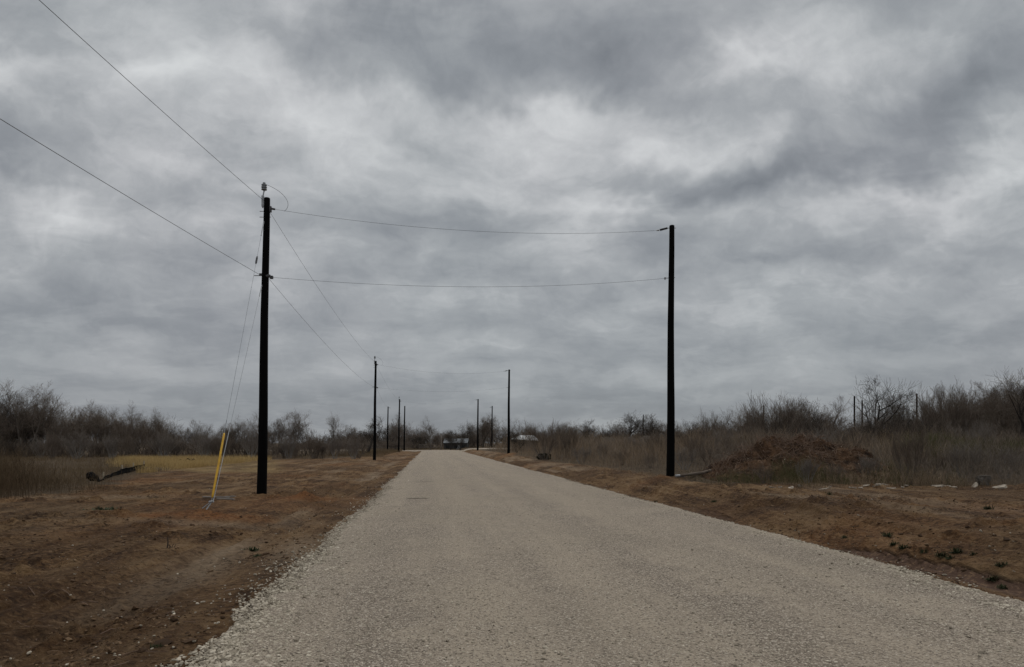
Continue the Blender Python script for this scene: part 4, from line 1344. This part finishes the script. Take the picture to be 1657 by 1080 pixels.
for px, d, top, lab in ((1383, 115, 641, 'thin distant pole left of the trunk of the tall lone bare tree'),
                        (1395.5, 127, 648, 'thin distant pole touching the tall lone bare tree'),
                        (1484, 109, 637, 'distant pole above the brush right of the tall lone bare tree'),
                        (1041, 190, 671, 'thin distant pole left of the nearest right pole'),
                        (1236, 143, 656, 'thin distant pole inside the fan shaped shrub behind the dump heap')):
    pole_at(px, d, top, lab, 'far', 0.0, 0.16, 0.12, 0.0)


def wire(label, a, b, sag, r=0.007, name='power_line'):
    mb = MB()
    mb.tube(curve_pts(a, b, sag), r, 5)
    return tag(mb.build(name, M['wire']), label, 'power line')


def tipL(b, h, dz=-0.36, dx=0.26):
    return b + (0.09 + dx, 0, h + dz)


def tipR(c, h):
    return c + (0.05 - 0.55, 0, h - 0.19)


PRE = np.array([-7.5, -24.0, 0])
wire('upper wire running from the nearest left pole overhead out of the picture', b1 + (0.02, -0.1, h1 - 0.1), PRE + (0.0, 0, 9.3), 0.55, 0.006)
wire('lower wire running from the nearest left pole out of the left edge', b1 + (-0.05, -0.16, h1 * .735), PRE + (-0.5, 0, 7.2), 0.45, 0.006)
wire('upper wire crossing the road between the two nearest poles', tipL(b1, h1), tipR(c1, k1), 0.36, 0.0045)
wire('lower wire crossing the road between the two nearest poles', b1 + (0.32, -0.05, h1 * .735 - .06), c1 + (-0.2, 0, k1 - 1.94), 0.30, 0.0045)
wire('upper wire from the nearest left pole to the second left pole', b1 + (0.16, 0.1, h1 - 0.4), b2 + (0.02, -0.1, h2 - 0.1), 0.45, 0.005)
wire('lower wire from the nearest left pole to the second left pole', b1 + (0.16, 0.1, h1 * .735 - 0.08), b2 + (-0.02, -0.1, h2 * .735), 0.42, 0.005)
wire('upper wire crossing the road between the two second poles', tipL(b2, h2), tipR(c2, k2), 0.5, 0.0045)
wire('lower wire crossing the road between the two second poles', b2 + (0.32, -0.05, h2 * .735 - .06), c2 + (-0.2, 0, k2 - 1.94), 0.4, 0.004)
wire('upper wire from the second left pole to the middle far left pole', b2 + (0.16, 0.1, h2 - 0.4), b3 + (0.0, -0.1, h3 - 0.1), 0.5, 0.0045)
wire('lower wire from the second left pole to the left far pole', b2 + (0.16, 0.1, h2 * .735 - 0.08), b5 + (0.3, -0.1, h5 - 0.2), 0.5, 0.0045)
wire('faint wire crossing the road between the third left and third right poles', tipL(b3, h3), tipR(c3, k3), 0.6, 0.004)


def jumper(b, h, k=1.0, label=''):
    a = b + (0.10 - 0.02, -0.06, h + 0.40)
    e = tipL(b, h) + (0.30 * k, 0, -0.06)
    t = np.linspace(0, 1, 22)[:, None]
    c = b + (0.62 * k, 0, h + 0.22)
    c2_ = b + (0.95 * k, 0, h - 0.2)
    p = (1 - t) ** 3 * a + 3 * (1 - t) ** 2 * t * c + 3 * (1 - t) * t ** 2 * c2_ + t ** 3 * e
    mb = MB()
    mb.tube(p, 0.006, 5)
    tag(mb.build('jumper_wire', M['wire']), label, 'wire')


jumper(b1, h1, 1.0, 'loop of thin wire from the insulator on the nearest left pole top')
jumper(b2, h2, 1.0, 'loop of thin wire from the insulator on the second left pole top')


def guy():
    ax, ad = X(334.5, 16.4), 16.4
    g = tz(ax, ad)
    t = thing('guy_wire', 'two grey guy wires from the nearest left pole with a yellow guard at their anchor', 'guy wire', (ax, ad, g))
    o = np.array([ax, ad, g])
    up1 = b1 + (0.06, -0.12, h1 - 0.75) - o
    up2 = b1 + (0.02, -0.14, h1 * .735 - 0.30) - o
    eye = np.array([0.09, 0.07, 0.17])
    mb = MB()
    mb.tube([np.array([-0.05, -0.09, -0.25]), np.array([0.0, 0, 0.0]), eye], 0.014, 7)
    mb.tube([np.array([-0.15, -0.03, -0.02]), eye + (-0.02, 0, 0)], 0.010, 6)
    mb.tube([np.array([0.0, -0.06, -0.04]), eye + (0.01, 0, 0)], 0.010, 6)
    mb.tube([eye + (-0.05, 0, 0.0), eye + (0.05, -0.01, 0.02)], 0.028, 8)
    mb.build('anchor_rod', M['grip'], t)
    for u, e in ((up1, eye), (up2, eye + (0.035, 0.02, 0.02))):
        mb = MB()
        mb.tube(np.array([e + (u - e) * f for f in np.linspace(0, 1, 12)]), 0.0042, 5)
        mb.build('strand', M['strand'], t)
        mb = MB()
        mb.tube(np.array([e + (u - e) * f for f in np.linspace(0.0, 0.235 if u is up1 else 0.30, 6)]), 0.009, 6)
        mb.build('grip', M['grip'] if u is up2 else M['strand'], t)
        mb = MB()
        mb.tube(np.array([e + (u - e) * f for f in (0.93, 0.995)]), 0.016, 6)
        mb.build('thimble', M['steel'], t)
    f = lambda k: eye + (up1 - eye) * k
    mb = MB()
    mb.tube(np.array([f(0.012), f(0.02), f(0.19), f(0.195)]), [0.019, 0.0255, 0.0255, 0.018], 12)
    mb.build('guard', M['yellow'], t, True)
    mb = MB()
    mb.tube(np.array([f(0.805), f(0.812), f(0.83), f(0.838)]), [0.015, 0.03, 0.03, 0.015], 8)
    mb.build('strain_insulator', M['darksteel'], t)


guy()


# ------------------------------------------------------------------ dump heap
def dump_heap():
    cx, cy = X(1278, 25.3), 25.3
    g = tz(cx, cy)
    t = thing('dump_heap', 'long heap of dark soil, roots and sticks behind the weeds on the right', 'heap', (cx, cy, g))
    n, m = 150, 80
    u, v = np.meshgrid(np.linspace(-4.2, 3.9, n), np.linspace(-2.3, 2.6, m))
    ridge = np.interp(u, [-4.2, -3.26, -2.38, -1.72, -0.84, -0.18, 0.70, 1.36, 2.02, 2.68, 3.12, 3.5, 3.9],
                      [0, 0.12, 0.58, 1.00, 1.24, 1.27, 1.26, 1.20, 1.13, 0.84, 0.50, 0.14, 0.0])
    prof = np.clip(1 - np.abs(v / 2.3) ** 1.5, 0, 1)
    lump = fbm(u * 1.1, v * 1.1, 501, 5, 0.6)
    z = ridge * prof * (1 + 0.34 * lump) + 0.30 * np.clip(ridge * 3, 0, 1) * prof * fbm(u * 2.6, v * 2.6, 502, 5, 0.62)
    z = z - 0.12 * (1 - np.clip(prof * ridge * 8, 0, 1)) - 0.05
    idx = np.arange(u.size).reshape(u.shape)
    q = np.stack([idx[:-1, :-1], idx[:-1, 1:], idx[1:, 1:], idx[1:, :-1]], -1).reshape(-1, 4)
    mat = simple('heap_soil', (0.011, 0.0065, 0.0045), (0.130, 0.072, 0.039), 2.2, 0.95, bump=0.12, detail=8.0)
    link('soil_mound', mesh_np('soil_mound', np.stack([u, v, z], -1), q, None, mat, False), t)

    def hz(x, y):
        i = np.clip(((x + 4.2) / 8.1 * (n - 1)).astype(int), 0, n - 1)
        j = np.clip(((y + 2.3) / 4.9 * (m - 1)).astype(int), 0, m - 1)
        return z[j, i]
    # roots and sticks, thickest on the crest
    polys = []
    hubs = [(-2.1, -0.5), (-1.5, -0.2), (-0.7, -0.1), (-0.4, -0.5), (0.1, -0.2), (0.5, -0.9), (-0.1, -1.1), (0.9, 0.0), (-2.6, -0.7), (1.8, -0.3)]
    for i in range(1900):
        hx, hy = hubs[int(rng.integers(len(hubs)))]
        x, y = (rng.normal(hx, 0.33), rng.normal(hy, 0.33)) if rng.random() < 0.75 else (rng.normal(-0.4, 1.6), rng.uniform(-1.9, 1.4))
        if not (-4.0 < x < 3.7):
            continue
        zz = float(hz(np.array([x]), np.array([y]))[0])
        if zz < 0.08:
            continue
        d = norm(np.array([rng.normal(), rng.normal(), abs(rng.normal(0, 0.45)) + 0.05]))
        ln = rng.uniform(0.15, 0.65) * (1.0 if rng.random() > 0.07 else 1.6)
        p = np.array([x, y, zz - 0.04])
        pts = [p]
        for k in range(4):
            d = norm(d + rng.normal(0, 0.35, 3) + np.array([0, 0, -0.13]))
            p = p + d * ln / 4
            pts.append(p)
        r = rng.uniform(0.004, 0.017)
        polys.append((np.array(pts), np.linspace(r, r * 0.4, 5)))
    vv, qq = polys_to_vq(polys, 4)
    o = link('roots', mesh_np('roots', vv, qq, None, M['root'], False), t)
    o['kind'] = 'stuff'
    k = 6500
    x, y = rng.uniform(-4.1, 3.8, k), rng.uniform(-2.2, 1.6, k)
    zz = hz(x, y)
    keep = zz > 0.02
    sz = rng.gamma(1.5, 0.010, k) + 0.004
    mix = rng.uniform(0, 1, k) > 0.90
    for nm, mt, sel in (('clods', M['clod'], keep & ~mix), ('chips', M['chip'], keep & mix & (x > -2))):
        o = pebbles(nm, x[sel], y[sel], zz[sel] + 0.005, sz[sel] * (1.0 if nm == 'clods' else 0.7), mt, 0.7, 0.4)
        o.parent = t
        o['kind'] = 'stuff'


dump_heap()


# ------------------------------------------------------------------ small things on the verges
def rock_mesh(name, seed, sx, sy, sz, mat, sub=2, rough=0.4):
    r = np.random.default_rng(seed)
    import bmesh
    bm = bmesh.new()
    bmesh.ops.create_icosphere(bm, subdivisions=sub, radius=1.0)
    ph = r.uniform(0, 10, 3)
    for v in bm.verts:
        c = v.co
        k = 1 + rough * (math.sin(c.x * 2.3 + ph[0]) * math.sin(c.y * 2.9 + ph[1]) + 0.6 * math.sin(c.z * 4.1 + ph[2] + c.x * 3))
        k += r.uniform(-0.07, 0.07)
        v.co = (max(-0.8, min(0.8, c.x * k)) * sx, max(-0.8, min(0.8, c.y * k)) * sy, max(-0.6, min(0.55, c.z * k)) * sz)
    me = bpy.data.meshes.new(name)
    bm.to_mesh(me)
    bm.free()
    me.materials.append(mat)
    return me


def rubble():
    protos = [rock_mesh('rubble_piece', i, *s, M['rubble']) for i, s in enumerate(((0.15, 0.10, 0.045), (0.09, 0.08, 0.05), (0.21, 0.09, 0.028), (0.10, 0.09, 0.06)))]
    spots = []
    for px in (1382, 1391, 1403, 1412, 1424, 1432, 1445, 1458, 1469, 1345, 1330, 1296, 1280, 1265, 1246, 1437, 1399, 1418):
        spots.append((px + random.uniform(-4, 4), random.uniform(19.6, 20.7)))
    for i, (px, d) in enumerate(spots):
        x = X(px, d)
        o = link('rubble_piece', protos[i % 4], None, (x, d, tz(x, d) + 0.015))
        o.rotation_euler = (random.uniform(-.2, .2), random.uniform(-.2, .2), random.uniform(0, 6))
        sc = random.uniform(0.5, 1.0)
        o.scale = (sc, sc, sc)
        tag(o, 'small pale stone in the line of rubble below the dump heap and weeds', 'stone', 'stones along the edge of the right weeds')
    for px, d, k, sc, lab in ((1517, 20.2, 3, 1.7, 'largest dark pale rimmed stone in the little rubble group near the right edge'),
                              (1508, 20.0, 2, 1.3, 'flat pale slab left of the largest stone of the rubble group'),
                              (1530, 20.4, 1, 1.6, 'pale block right of the largest stone of the rubble group'),
                              (1540, 20.1, 0, 0.9, 'small pale stone at the right end of the rubble group'),
                              (1575, 20.2, 2, 1.0, 'pale splintered piece standing on edge between rubble group and right slab'),
                              (1617, 19.7, 2, 1.6, 'pale flat slab leaning against the dark mound at the right edge')):
        x = X(px, d)
        o = link('rubble_piece', protos[k], None, (x, d, tz(x, d) + 0.03))
        o.scale = (sc, sc, sc)
        o.rotation_euler = (0.1, -0.12 if px != 1575 else -0.7, 0.3)
        tag(o, lab, 'stone', 'stones along the edge of the right weeds')
    # boulder half hidden in the weeds
    x = X(1590, 21)
    o = link('boulder', rock_mesh('boulder', 44, 0.19, 0.17, 0.30, simple('grey_stone', (0.07, 0.06, 0.05), (0.13, 0.115, 0.10), 6.0, 0.9, bump=0.02), 3), None, (x, 21, tz(x, 21) + 0.13))
    tag(o, 'rounded grey boulder in the weeds behind the rubble at the right', 'boulder')
    # pale boards behind the guy anchor
    for i, (px, d, ln, a) in enumerate(((350, 20.4, 0.75, 0.05), (366, 19.5, 0.5, -0.12), (374, 20.9, 0.3, 0.3))):
        x = X(px, d)
        mb = MB()
        mb.box((0, 0, 0), (ln, 0.09, 0.025))
        mb.box((ln * 0.2, 0.02, 0.02), (ln * 0.4, 0.03, 0.016))
        o = mb.build('board', M['board'], None, False, (x, d, tz(x, d) + 0.03))
        o.rotation_euler = (0.05, 0.03, a)
        tag(o, ('longest weathered board on the dirt behind the guy anchor', 'second grey board on the dirt, nearest to the guy anchor', 'shortest grey board, at the right of the boards behind the guy anchor')[i], 'board')
    # log and pale pipe at the right pole
    x, d = X(1122, 24.9), 24.9
    mb = MB()
    mb.tube([(-0.45, 0.05, 0.02), (-0.1, 0, 0.06), (0.3, -0.03, 0.11), (0.62, 0, 0.20)], [0.035, 0.05, 0.055, 0.05], 8)
    tag(mb.build('log', M['log'], None, True, (x, d, tz(x, d))), 'weathered log lying between the nearest right pole and the dump heap', 'log')
    x, d = X(1100, 25.1), 25.1
    mb = MB()
    mb.tube([(-0.16, 0, 0.05), (-0.1, 0, 0.055), (0.16, 0.02, 0.05)], [0.045, 0.05, 0.05], 10)
    mb.tube([(-0.17, 0, 0.05), (-0.15, 0, 0.05)], [0.03, 0.03], 8)
    tag(mb.build('pipe_offcut', M['grip'], None, True, (x, d, tz(x, d))), 'short pale pipe offcut at the foot of the nearest right pole', 'pipe')


rubble()


def tuft_mesh(seed, n, h, spread, leafw, mat):
    r = np.random.default_rng(seed)
    V, Q, k = [], [], 0
    for i in range(n):
        a = r.uniform(0, 6.28)
        b = np.array([r.normal(0, spread * .12), r.normal(0, spread * .12), 0])
        ln = h * r.uniform(0.5, 1.15)
        lean = r.uniform(0.2, 2.4)
        d = norm(np.array([math.cos(a) * lean, math.sin(a) * lean, 1]))
        sdv = norm(np.cross(d, [0, 0, 1])) * leafw * r.uniform(0.6, 1.2)
        for f0, f1, w0, w1 in ((0, .35, .4, 1), (.35, .7, 1, .9), (.7, 1, .9, .1)):
            droop = lambda f: b + d * ln * f - np.array([0, 0, 0.35 * ln * f * f * lean * .6])
            V += [droop(f0) - sdv * w0, droop(f0) + sdv * w0, droop(f1) + sdv * w1, droop(f1) - sdv * w1]
            Q.append([k, k + 1, k + 2, k + 3])
            k += 4
    return mesh_np('leaves', np.array(V), np.array(Q), None, mat, False)


def tufts():
    protos = [tuft_mesh(s, 120, 0.13, 0.34, 0.008, M['green']) for s in range(3)]
    spots = [(1435, 870, 1.0, 'green weed tuft nearest the road among the upper right verge weeds'),
             (1597, 824, 1.15, 'dark spiky weed tuft standing alone high on the right verge'),
             (1401, 812, 0.8, 'small dark weed tuft below the line of rubble on the right verge'),
             (1340, 801, 1.1, 'dark weed tuft at the left end of the line of rubble'),
             (1366, 863, 0.7, 'faint weed tuft left of the others, by the right ditch'),
             (1446, 894, 0.9, None), (1460, 893, 0.9, None), (1471, 886, 0.6, None), (1494, 897, 0.75, None), (1522, 903, 0.95, None),
             (1536, 913, 0.8, None), (1546, 894, 1.1, 'largest weed tuft in the green row along the right ditch'), (1574, 897, 0.6, None), (1605, 921, 0.9, None),
             (1618, 915, 0.9, None), (1155, 812, 0.9, None), (1060, 812, 0.8, None), (1105, 828, 0.9, None), (1620, 934, 0.7, None)]
    for i, (px, py, sc, lab) in enumerate(spots):
        d = 12.0
        for _ in range(12):
            d = max(4.0, (CAMH - tz(X(px, d), d)) * F / (py - 717)) * 0.6 + d * 0.4
        x = X(px, d)
        o = link('weed_tuft', protos[i % 3], None, (x, d, tz(x, d) - 0.01))
        s_ = sc * 0.78
        o.scale = (s_ * 0.95, s_ * 0.95, s_ * 0.9)
        o.rotation_euler = (0, 0, i * 1.7)
        tag(o, lab or 'small dark green weed tuft in the row beside the right ditch', 'weed', 'green weed tufts on the right verge')
    p2 = tuft_mesh(9, 140, 0.09, 0.55, 0.010, M['palegreen'])
    for px, py, sc, pr, lab in ((172, 825, 1.2, p2, 'pale green weed patch on the dirt in front of the brown weeds'),
                                (258, 1040, 0.62, protos[1], 'green weed tuft on the dirt low at the left of the road'),
                                (408, 882, 0.9, protos[2], 'dark weed patch on the dirt left of the road'),
                                (420, 893, 0.6, protos[0], 'smaller dark weed patch nearest to the left road edge')):
        d = CAMH * F / (py - 717)
        x = X(px, d)
        o = link('weed_tuft', pr, None, (x, d, tz(x, d) - 0.01))
        s_ = sc * max(0.6, d / 14)
        o.scale = (s_ * 1.6, s_ * 1.2, s_ * 0.8)
        tag(o, lab, 'weed')
    # a dark evergreen bush by the second right pole
    d = 57.0
    x = X(880, d)
    t = thing('dark_bush', 'low dark green bush at the edge of the weeds right of the second right pole', 'bush', (x, d, tz(x, d)))
    n = 1500
    p = rng.normal(0, 1, (n, 3))
    p /= np.linalg.norm(p, axis=1)[:, None]
    p *= (rng.uniform(0.35, 1, n) ** 0.5)[:, None]
    bump = 1 + 0.35 * np.sin(p[:, :1] * 5 + 1) * np.cos(p[:, 1:2] * 4 + p[:, 2:] * 6)
    p = p * bump * (0.70, 0.55, 0.34) + (0, 0, 0.27)
    p = p[p[:, 2] > 0.02] * 0.72
    u, v = rng.normal(0, 0.035, (len(p), 3)), rng.normal(0, 0.035, (len(p), 3))
    V = np.stack([p - u - v, p + u - v, p + u + v, p - u + v], 1)
    link('leaves', mesh_np('leaves', V, np.arange(len(p) * 4), None, simple('dark_leaf', (0.028, 0.026, 0.017), (0.062, 0.056, 0.036), 3.0, 0.9), False), t)
    polys = [(np.array([[0, 0, -0.05], q * 0.5, q]), np.array([0.015, 0.01, 0.005])) for q in p[:60]]
    v, q = polys_to_vq(polys, 4)
    link('stems', mesh_np('stems', v, q, None, M['darktwig'], False), t)
    # dead stalks in the dirt at the left
    for px, py, h, lab in ((272, 882, 0.17, 'broken dead stalk standing in the dirt left of the road'),):
        d = CAMH * F / (py - 717)
        x = X(px, d)
        polys = []
        for k in range(6):
            hh = h * (1.0 if k == 0 else random.uniform(0.25, 0.6))
            ox = 0 if k == 0 else random.uniform(0.02, 0.12)
            polys.append((np.array([[ox, 0, -0.02], [ox + random.uniform(-.02, .03), 0.01, hh * .5], [ox + random.uniform(-.03, .05), 0.0, hh]]), np.array([.009, .008, .005]) * (1.3 if k == 0 else 0.6)))
        v, q = polys_to_vq(polys, 5)
        tag(link('dead_stalk', mesh_np('dead_stalk', v, q, None, M['darktwig'], False), None, (x, d, tz(x, d))), lab, 'stalk')


tufts()


def twig_litter():
    polys = []
    for i in range(420):
        y = float(near_y(1, 4.2, 40)[0])
        s = RL - 0.2 - abs(rng.normal(0, 4.5)) if rng.random() < 0.65 else RR + 0.4 + abs(rng.normal(0, 6))
        x = s - SLOPE * y
        a = rng.uniform(0, 6.28)
        ln = rng.gamma(2.2, 0.055)
        pts = []
        for k in range(4):
            xx, yy = x + math.cos(a) * ln * k / 3 + rng.normal(0, ln * .06), y + math.sin(a) * ln * k / 3 + rng.normal(0, ln * .06)
            pts.append([xx, yy, tz(xx, yy) + 0.012])
        r = rng.uniform(0.002, 0.006)
        polys.append((np.array(pts), np.linspace(r, r * .5, 4)))
    v, q = polys_to_vq(polys, 4)
    tag(link('twig_litter', mesh_np('twig_litter', v, q, None, M['root'], False)), 'broken twigs strewn over the dirt verges', 'twigs', kind='stuff')


twig_litter()


def silt_fence():
    pts = [(X(158, 29), 29.0, 0.05), (X(170, 31), 31.0, 0.10), (X(185, 33.5), 33.5, 0.19), (X(200, 36), 36.0, 0.27), (X(218, 39), 39.0, 0.27), (X(235, 42), 42.0, 0.29)]
    t = thing('silt_fence', 'sagging black silt fence on pale stakes in the left field', 'fence', (0, 0, 0))
    V, Q = [], []
    n = 60
    ps = np.array(pts)
    tt = np.linspace(0, len(ps) - 1, n)
    for i, f in enumerate(tt):
        x, y, h = [np.interp(f, np.arange(len(ps)), ps[:, k]) for k in range(3)]
        g = tz(x, y)
        for k, zf in enumerate((0, 0.35, 0.7, 1.0)):
            b = 0.05 * math.sin(f * 7 + k) * (1 - zf)
            V.append([x + b * .5, y - abs(b) * .5, g - 0.02 + h * zf + 0.008 * math.sin(f * 5)])
        V.append([x + 0.03, y + 0.03, g + h * 0.94])
        if i:
            o = (i - 1) * 5
            for k in range(4):
                Q.append([o + k, o + 5 + k, o + 6 + k, o + 1 + k])
    me = mesh_np('fabric', np.array(V), np.array(Q), None, M['tarp'], True)
    f = link('fabric', me, t)
    f.modifiers.new('thick', 'SOLIDIFY').thickness = 0.012
    for i in (1, 3, 4, 5):
        x, y, h = pts[i]
        g = tz(x, y)
        mb = MB()
        mb.box((x - 0.03, y - 0.05, g + h * 0.55 + 0.02), (0.05, 0.05, h * 1.1 + 0.25))
        mb.build('stake', M['stake'], t)
    x, d = X(151, 30), 30.0
    import bmesh
    bm = bmesh.new()
    bmesh.ops.create_icosphere(bm, subdivisions=4, radius=1)
    for v in bm.verts:
        c = v.co
        k = 1 + 0.16 * math.sin(5 * c.x + 1) * math.sin(6 * c.z) + 0.08 * math.sin(14 * c.y + 9 * c.x) + 0.05 * math.sin(23 * c.z + 8 * c.x)
        top = 0.25 * max(0, 0.4 - abs(c.x + 0.1))
        v.co = (c.x * k * 0.25, c.y * k * 0.22, max(-0.05, c.z * k * 0.19 + top * 0.5 + 0.13 - 0.10 * c.x))
    me = bpy.data.meshes.new('tarp_bundle')
    bm.to_mesh(me)
    bm.free()
    me.materials.append(M['tarp'])
    for p in me.polygons:
        p.use_smooth = True
    tag(link('tarp_bundle', me, None, (x, d, tz(x, d))), 'crumpled black tarp bundle at the near end of the silt fence', 'tarp')
    # a second scrap of fabric further off
    x, d = X(305, 52), 52.0
    mb = MB()
    k = 14
    V, Q = [], []
    for i in range(k):
        for j in range(4):
            V.append([(i / (k - 1) - .5) * 1.1, (j / 3 - .5) * 0.5, 0.05 + 0.08 * math.sin(i * 1.1 + j) + 0.12 * math.exp(-((i - 8) / 3) ** 2) * (1 - abs(j / 3 - .5))])
    for i in range(k - 1):
        for j in range(3):
            o = i * 4 + j
            Q.append([o, o + 4, o + 5, o + 1])
    o = link('fabric_scrap', mesh_np('fabric_scrap', np.array(V), np.array(Q), None, M['tarp'], True), None, (x, d, tz(x, d) + 0.30))
    o.modifiers.new('thick', 'SOLIDIFY').thickness = 0.02
    tag(o, 'dark fabric scrap lying in the yellow grass left of the yellow guard', 'fabric')


silt_fence()


# ------------------------------------------------------------------ buildings and oddments far off
def shed(px0, px1, d, eave, ridge, base_z, label, roofm, wallm, depth=6.0, name='shed', windows=2, mono=False):
    x0, x1 = X(px0, d), X(px1, d)
    cx, w = (x0 + x1) / 2, x1 - x0
    ze, zr = Z(eave, d), Z(ridge, d)
    t = thing(name, label, 'building', (cx, d + depth / 2, 0))
    mb = MB()
    mb.box((0, 0, (base_z + ze) / 2 - 0.3), (w * 0.94, depth * 0.92, ze - base_z + 0.6))
    mb.build('wall', M[wallm], t)
    V = [(-w / 2, -depth / 2, ze), (w / 2, -depth / 2, ze - (0.25 if mono else 0)), (w / 2 - (0.8 if mono else 0), 0, zr), (-w / 2 + (1.6 if mono else 0), 0, zr), (w / 2, depth / 2, ze), (-w / 2, depth / 2, ze)]
    mb = MB()
    V2 = [(a, b, c + 0.12) for a, b, c in V]
    mb.add(V + V2, [[0, 3, 2, 1], [3, 5, 4, 2], [6, 7, 8, 9], [9, 8, 10, 11], [0, 1, 7, 6], [4, 5, 11, 10]] + [[1, 2, 8, 7], [2, 4, 10, 8], [3, 0, 6, 9], [5, 3, 9, 11]])
    mb.build('roof', M[roofm], t)
    for i in range(windows):
        wx = -w * 0.32 + i * w * 0.64 / max(1, windows - 1)
        mb = MB()
        mb.box((wx, -depth * 0.46 - 0.02, ze - 0.9), (0.9, 0.05, 0.75))
        mb.build('window', M['glass'], t)
    mb = MB()
    mb.box((w * 0.1, -depth * 0.46 - 0.02, ze - 1.25), (0.9, 0.05, 1.9))
    mb.build('door', M['greywall'], t)
    return t


shed(717, 757, 178, 717.5, 710.5, 0.0, 'low building with a long grey metal roof beyond the end of the road', 'greymetal', 'darkwall', 7, 'long_shed', 3)
shed(827, 872, 121, 711.5, 705.5, 0.2, 'low shed with a white slanted metal roof behind the right weeds', 'whitemetal', 'darkwall', 6, 'white_roofed_shed', 1, True)


def oddments():
    # wooden post and rail fence past the cross street
    for px0, px1, d, lab in ((592, 652, 158, 'low pale rail fence behind the far left poles'), (678, 706, 165, 'short pale rail fence beyond the end of the road')):
        t = thing('rail_fence', lab, 'fence', (0, 0, 0))
        x0, x1 = X(px0, d), X(px1, d)
        g = tz((x0 + x1) / 2, d)
        n = max(3, int((x1 - x0) / 2.2))
        for i in range(n + 1):
            mb = MB()
            mb.tube([(x0 + (x1 - x0) * i / n, d, g - 0.1), (x0 + (x1 - x0) * i / n, d, g + 1.25)], [0.06, 0.055], 6)
            mb.build('post', M['log'], t)
        for z in (0.62, 1.12):
            mb = MB()
            mb.box(((x0 + x1) / 2, d - 0.08, g + z), (x1 - x0, 0.04, 0.16))
            mb.build('rail', M['board'], t)
    # pale bare post at the end of the road
    x, d = X(714, 152.5), 152.5
    g = tz(x, d)
    mb = MB()
    mb.tube([(0, 0, -0.2), (0.03, 0, 1.2), (-0.02, 0, 2.4), (0.04, 0, 3.4)], [0.13, 0.12, 0.11, 0.08], 9)
    tag(mb.build('pale_post', M['board'], None, True, (x, d, g)), 'pale tree stump post standing beyond the end of the road', 'post')
    # junk lying far off beyond the right weeds
    for px, py, d, w, h, lab in ((985, 706.5, 95, 1.6, 0.25, 'pale flat junk beyond the right weeds, the leftmost piece'),
                                 (1018, 706, 98, 1.3, 0.5, 'pale boxy junk beyond the right weeds, left of the nearest right pole'),
                                 (1045, 705.5, 98, 1.1, 0.35, 'small pale junk beyond the right weeds, nearest to the right pole')):
        x = X(px, d)
        zt = Z(py, d)
        mb = MB()
        for k in range(7):
            mb.box((random.uniform(-w / 2, w / 2), random.uniform(-.4, .4), zt - random.uniform(0, h) - 0.1), (random.uniform(.3, .8), random.uniform(.2, .6), random.uniform(.1, .35)))
        g = tz(x, d)
        mb.box((0, 0, (zt - h + g) / 2 - 0.1), (w * 1.1, 0.9, max(0.2, zt - h - g)))
        tag(mb.build('junk_pile', M['board'], None, False, (x, d, 0)), lab, 'junk')


oddments()
scene.render.engine = 'CYCLES'
scene.cycles.max_bounces = 6
scene.cycles.diffuse_bounces = 3
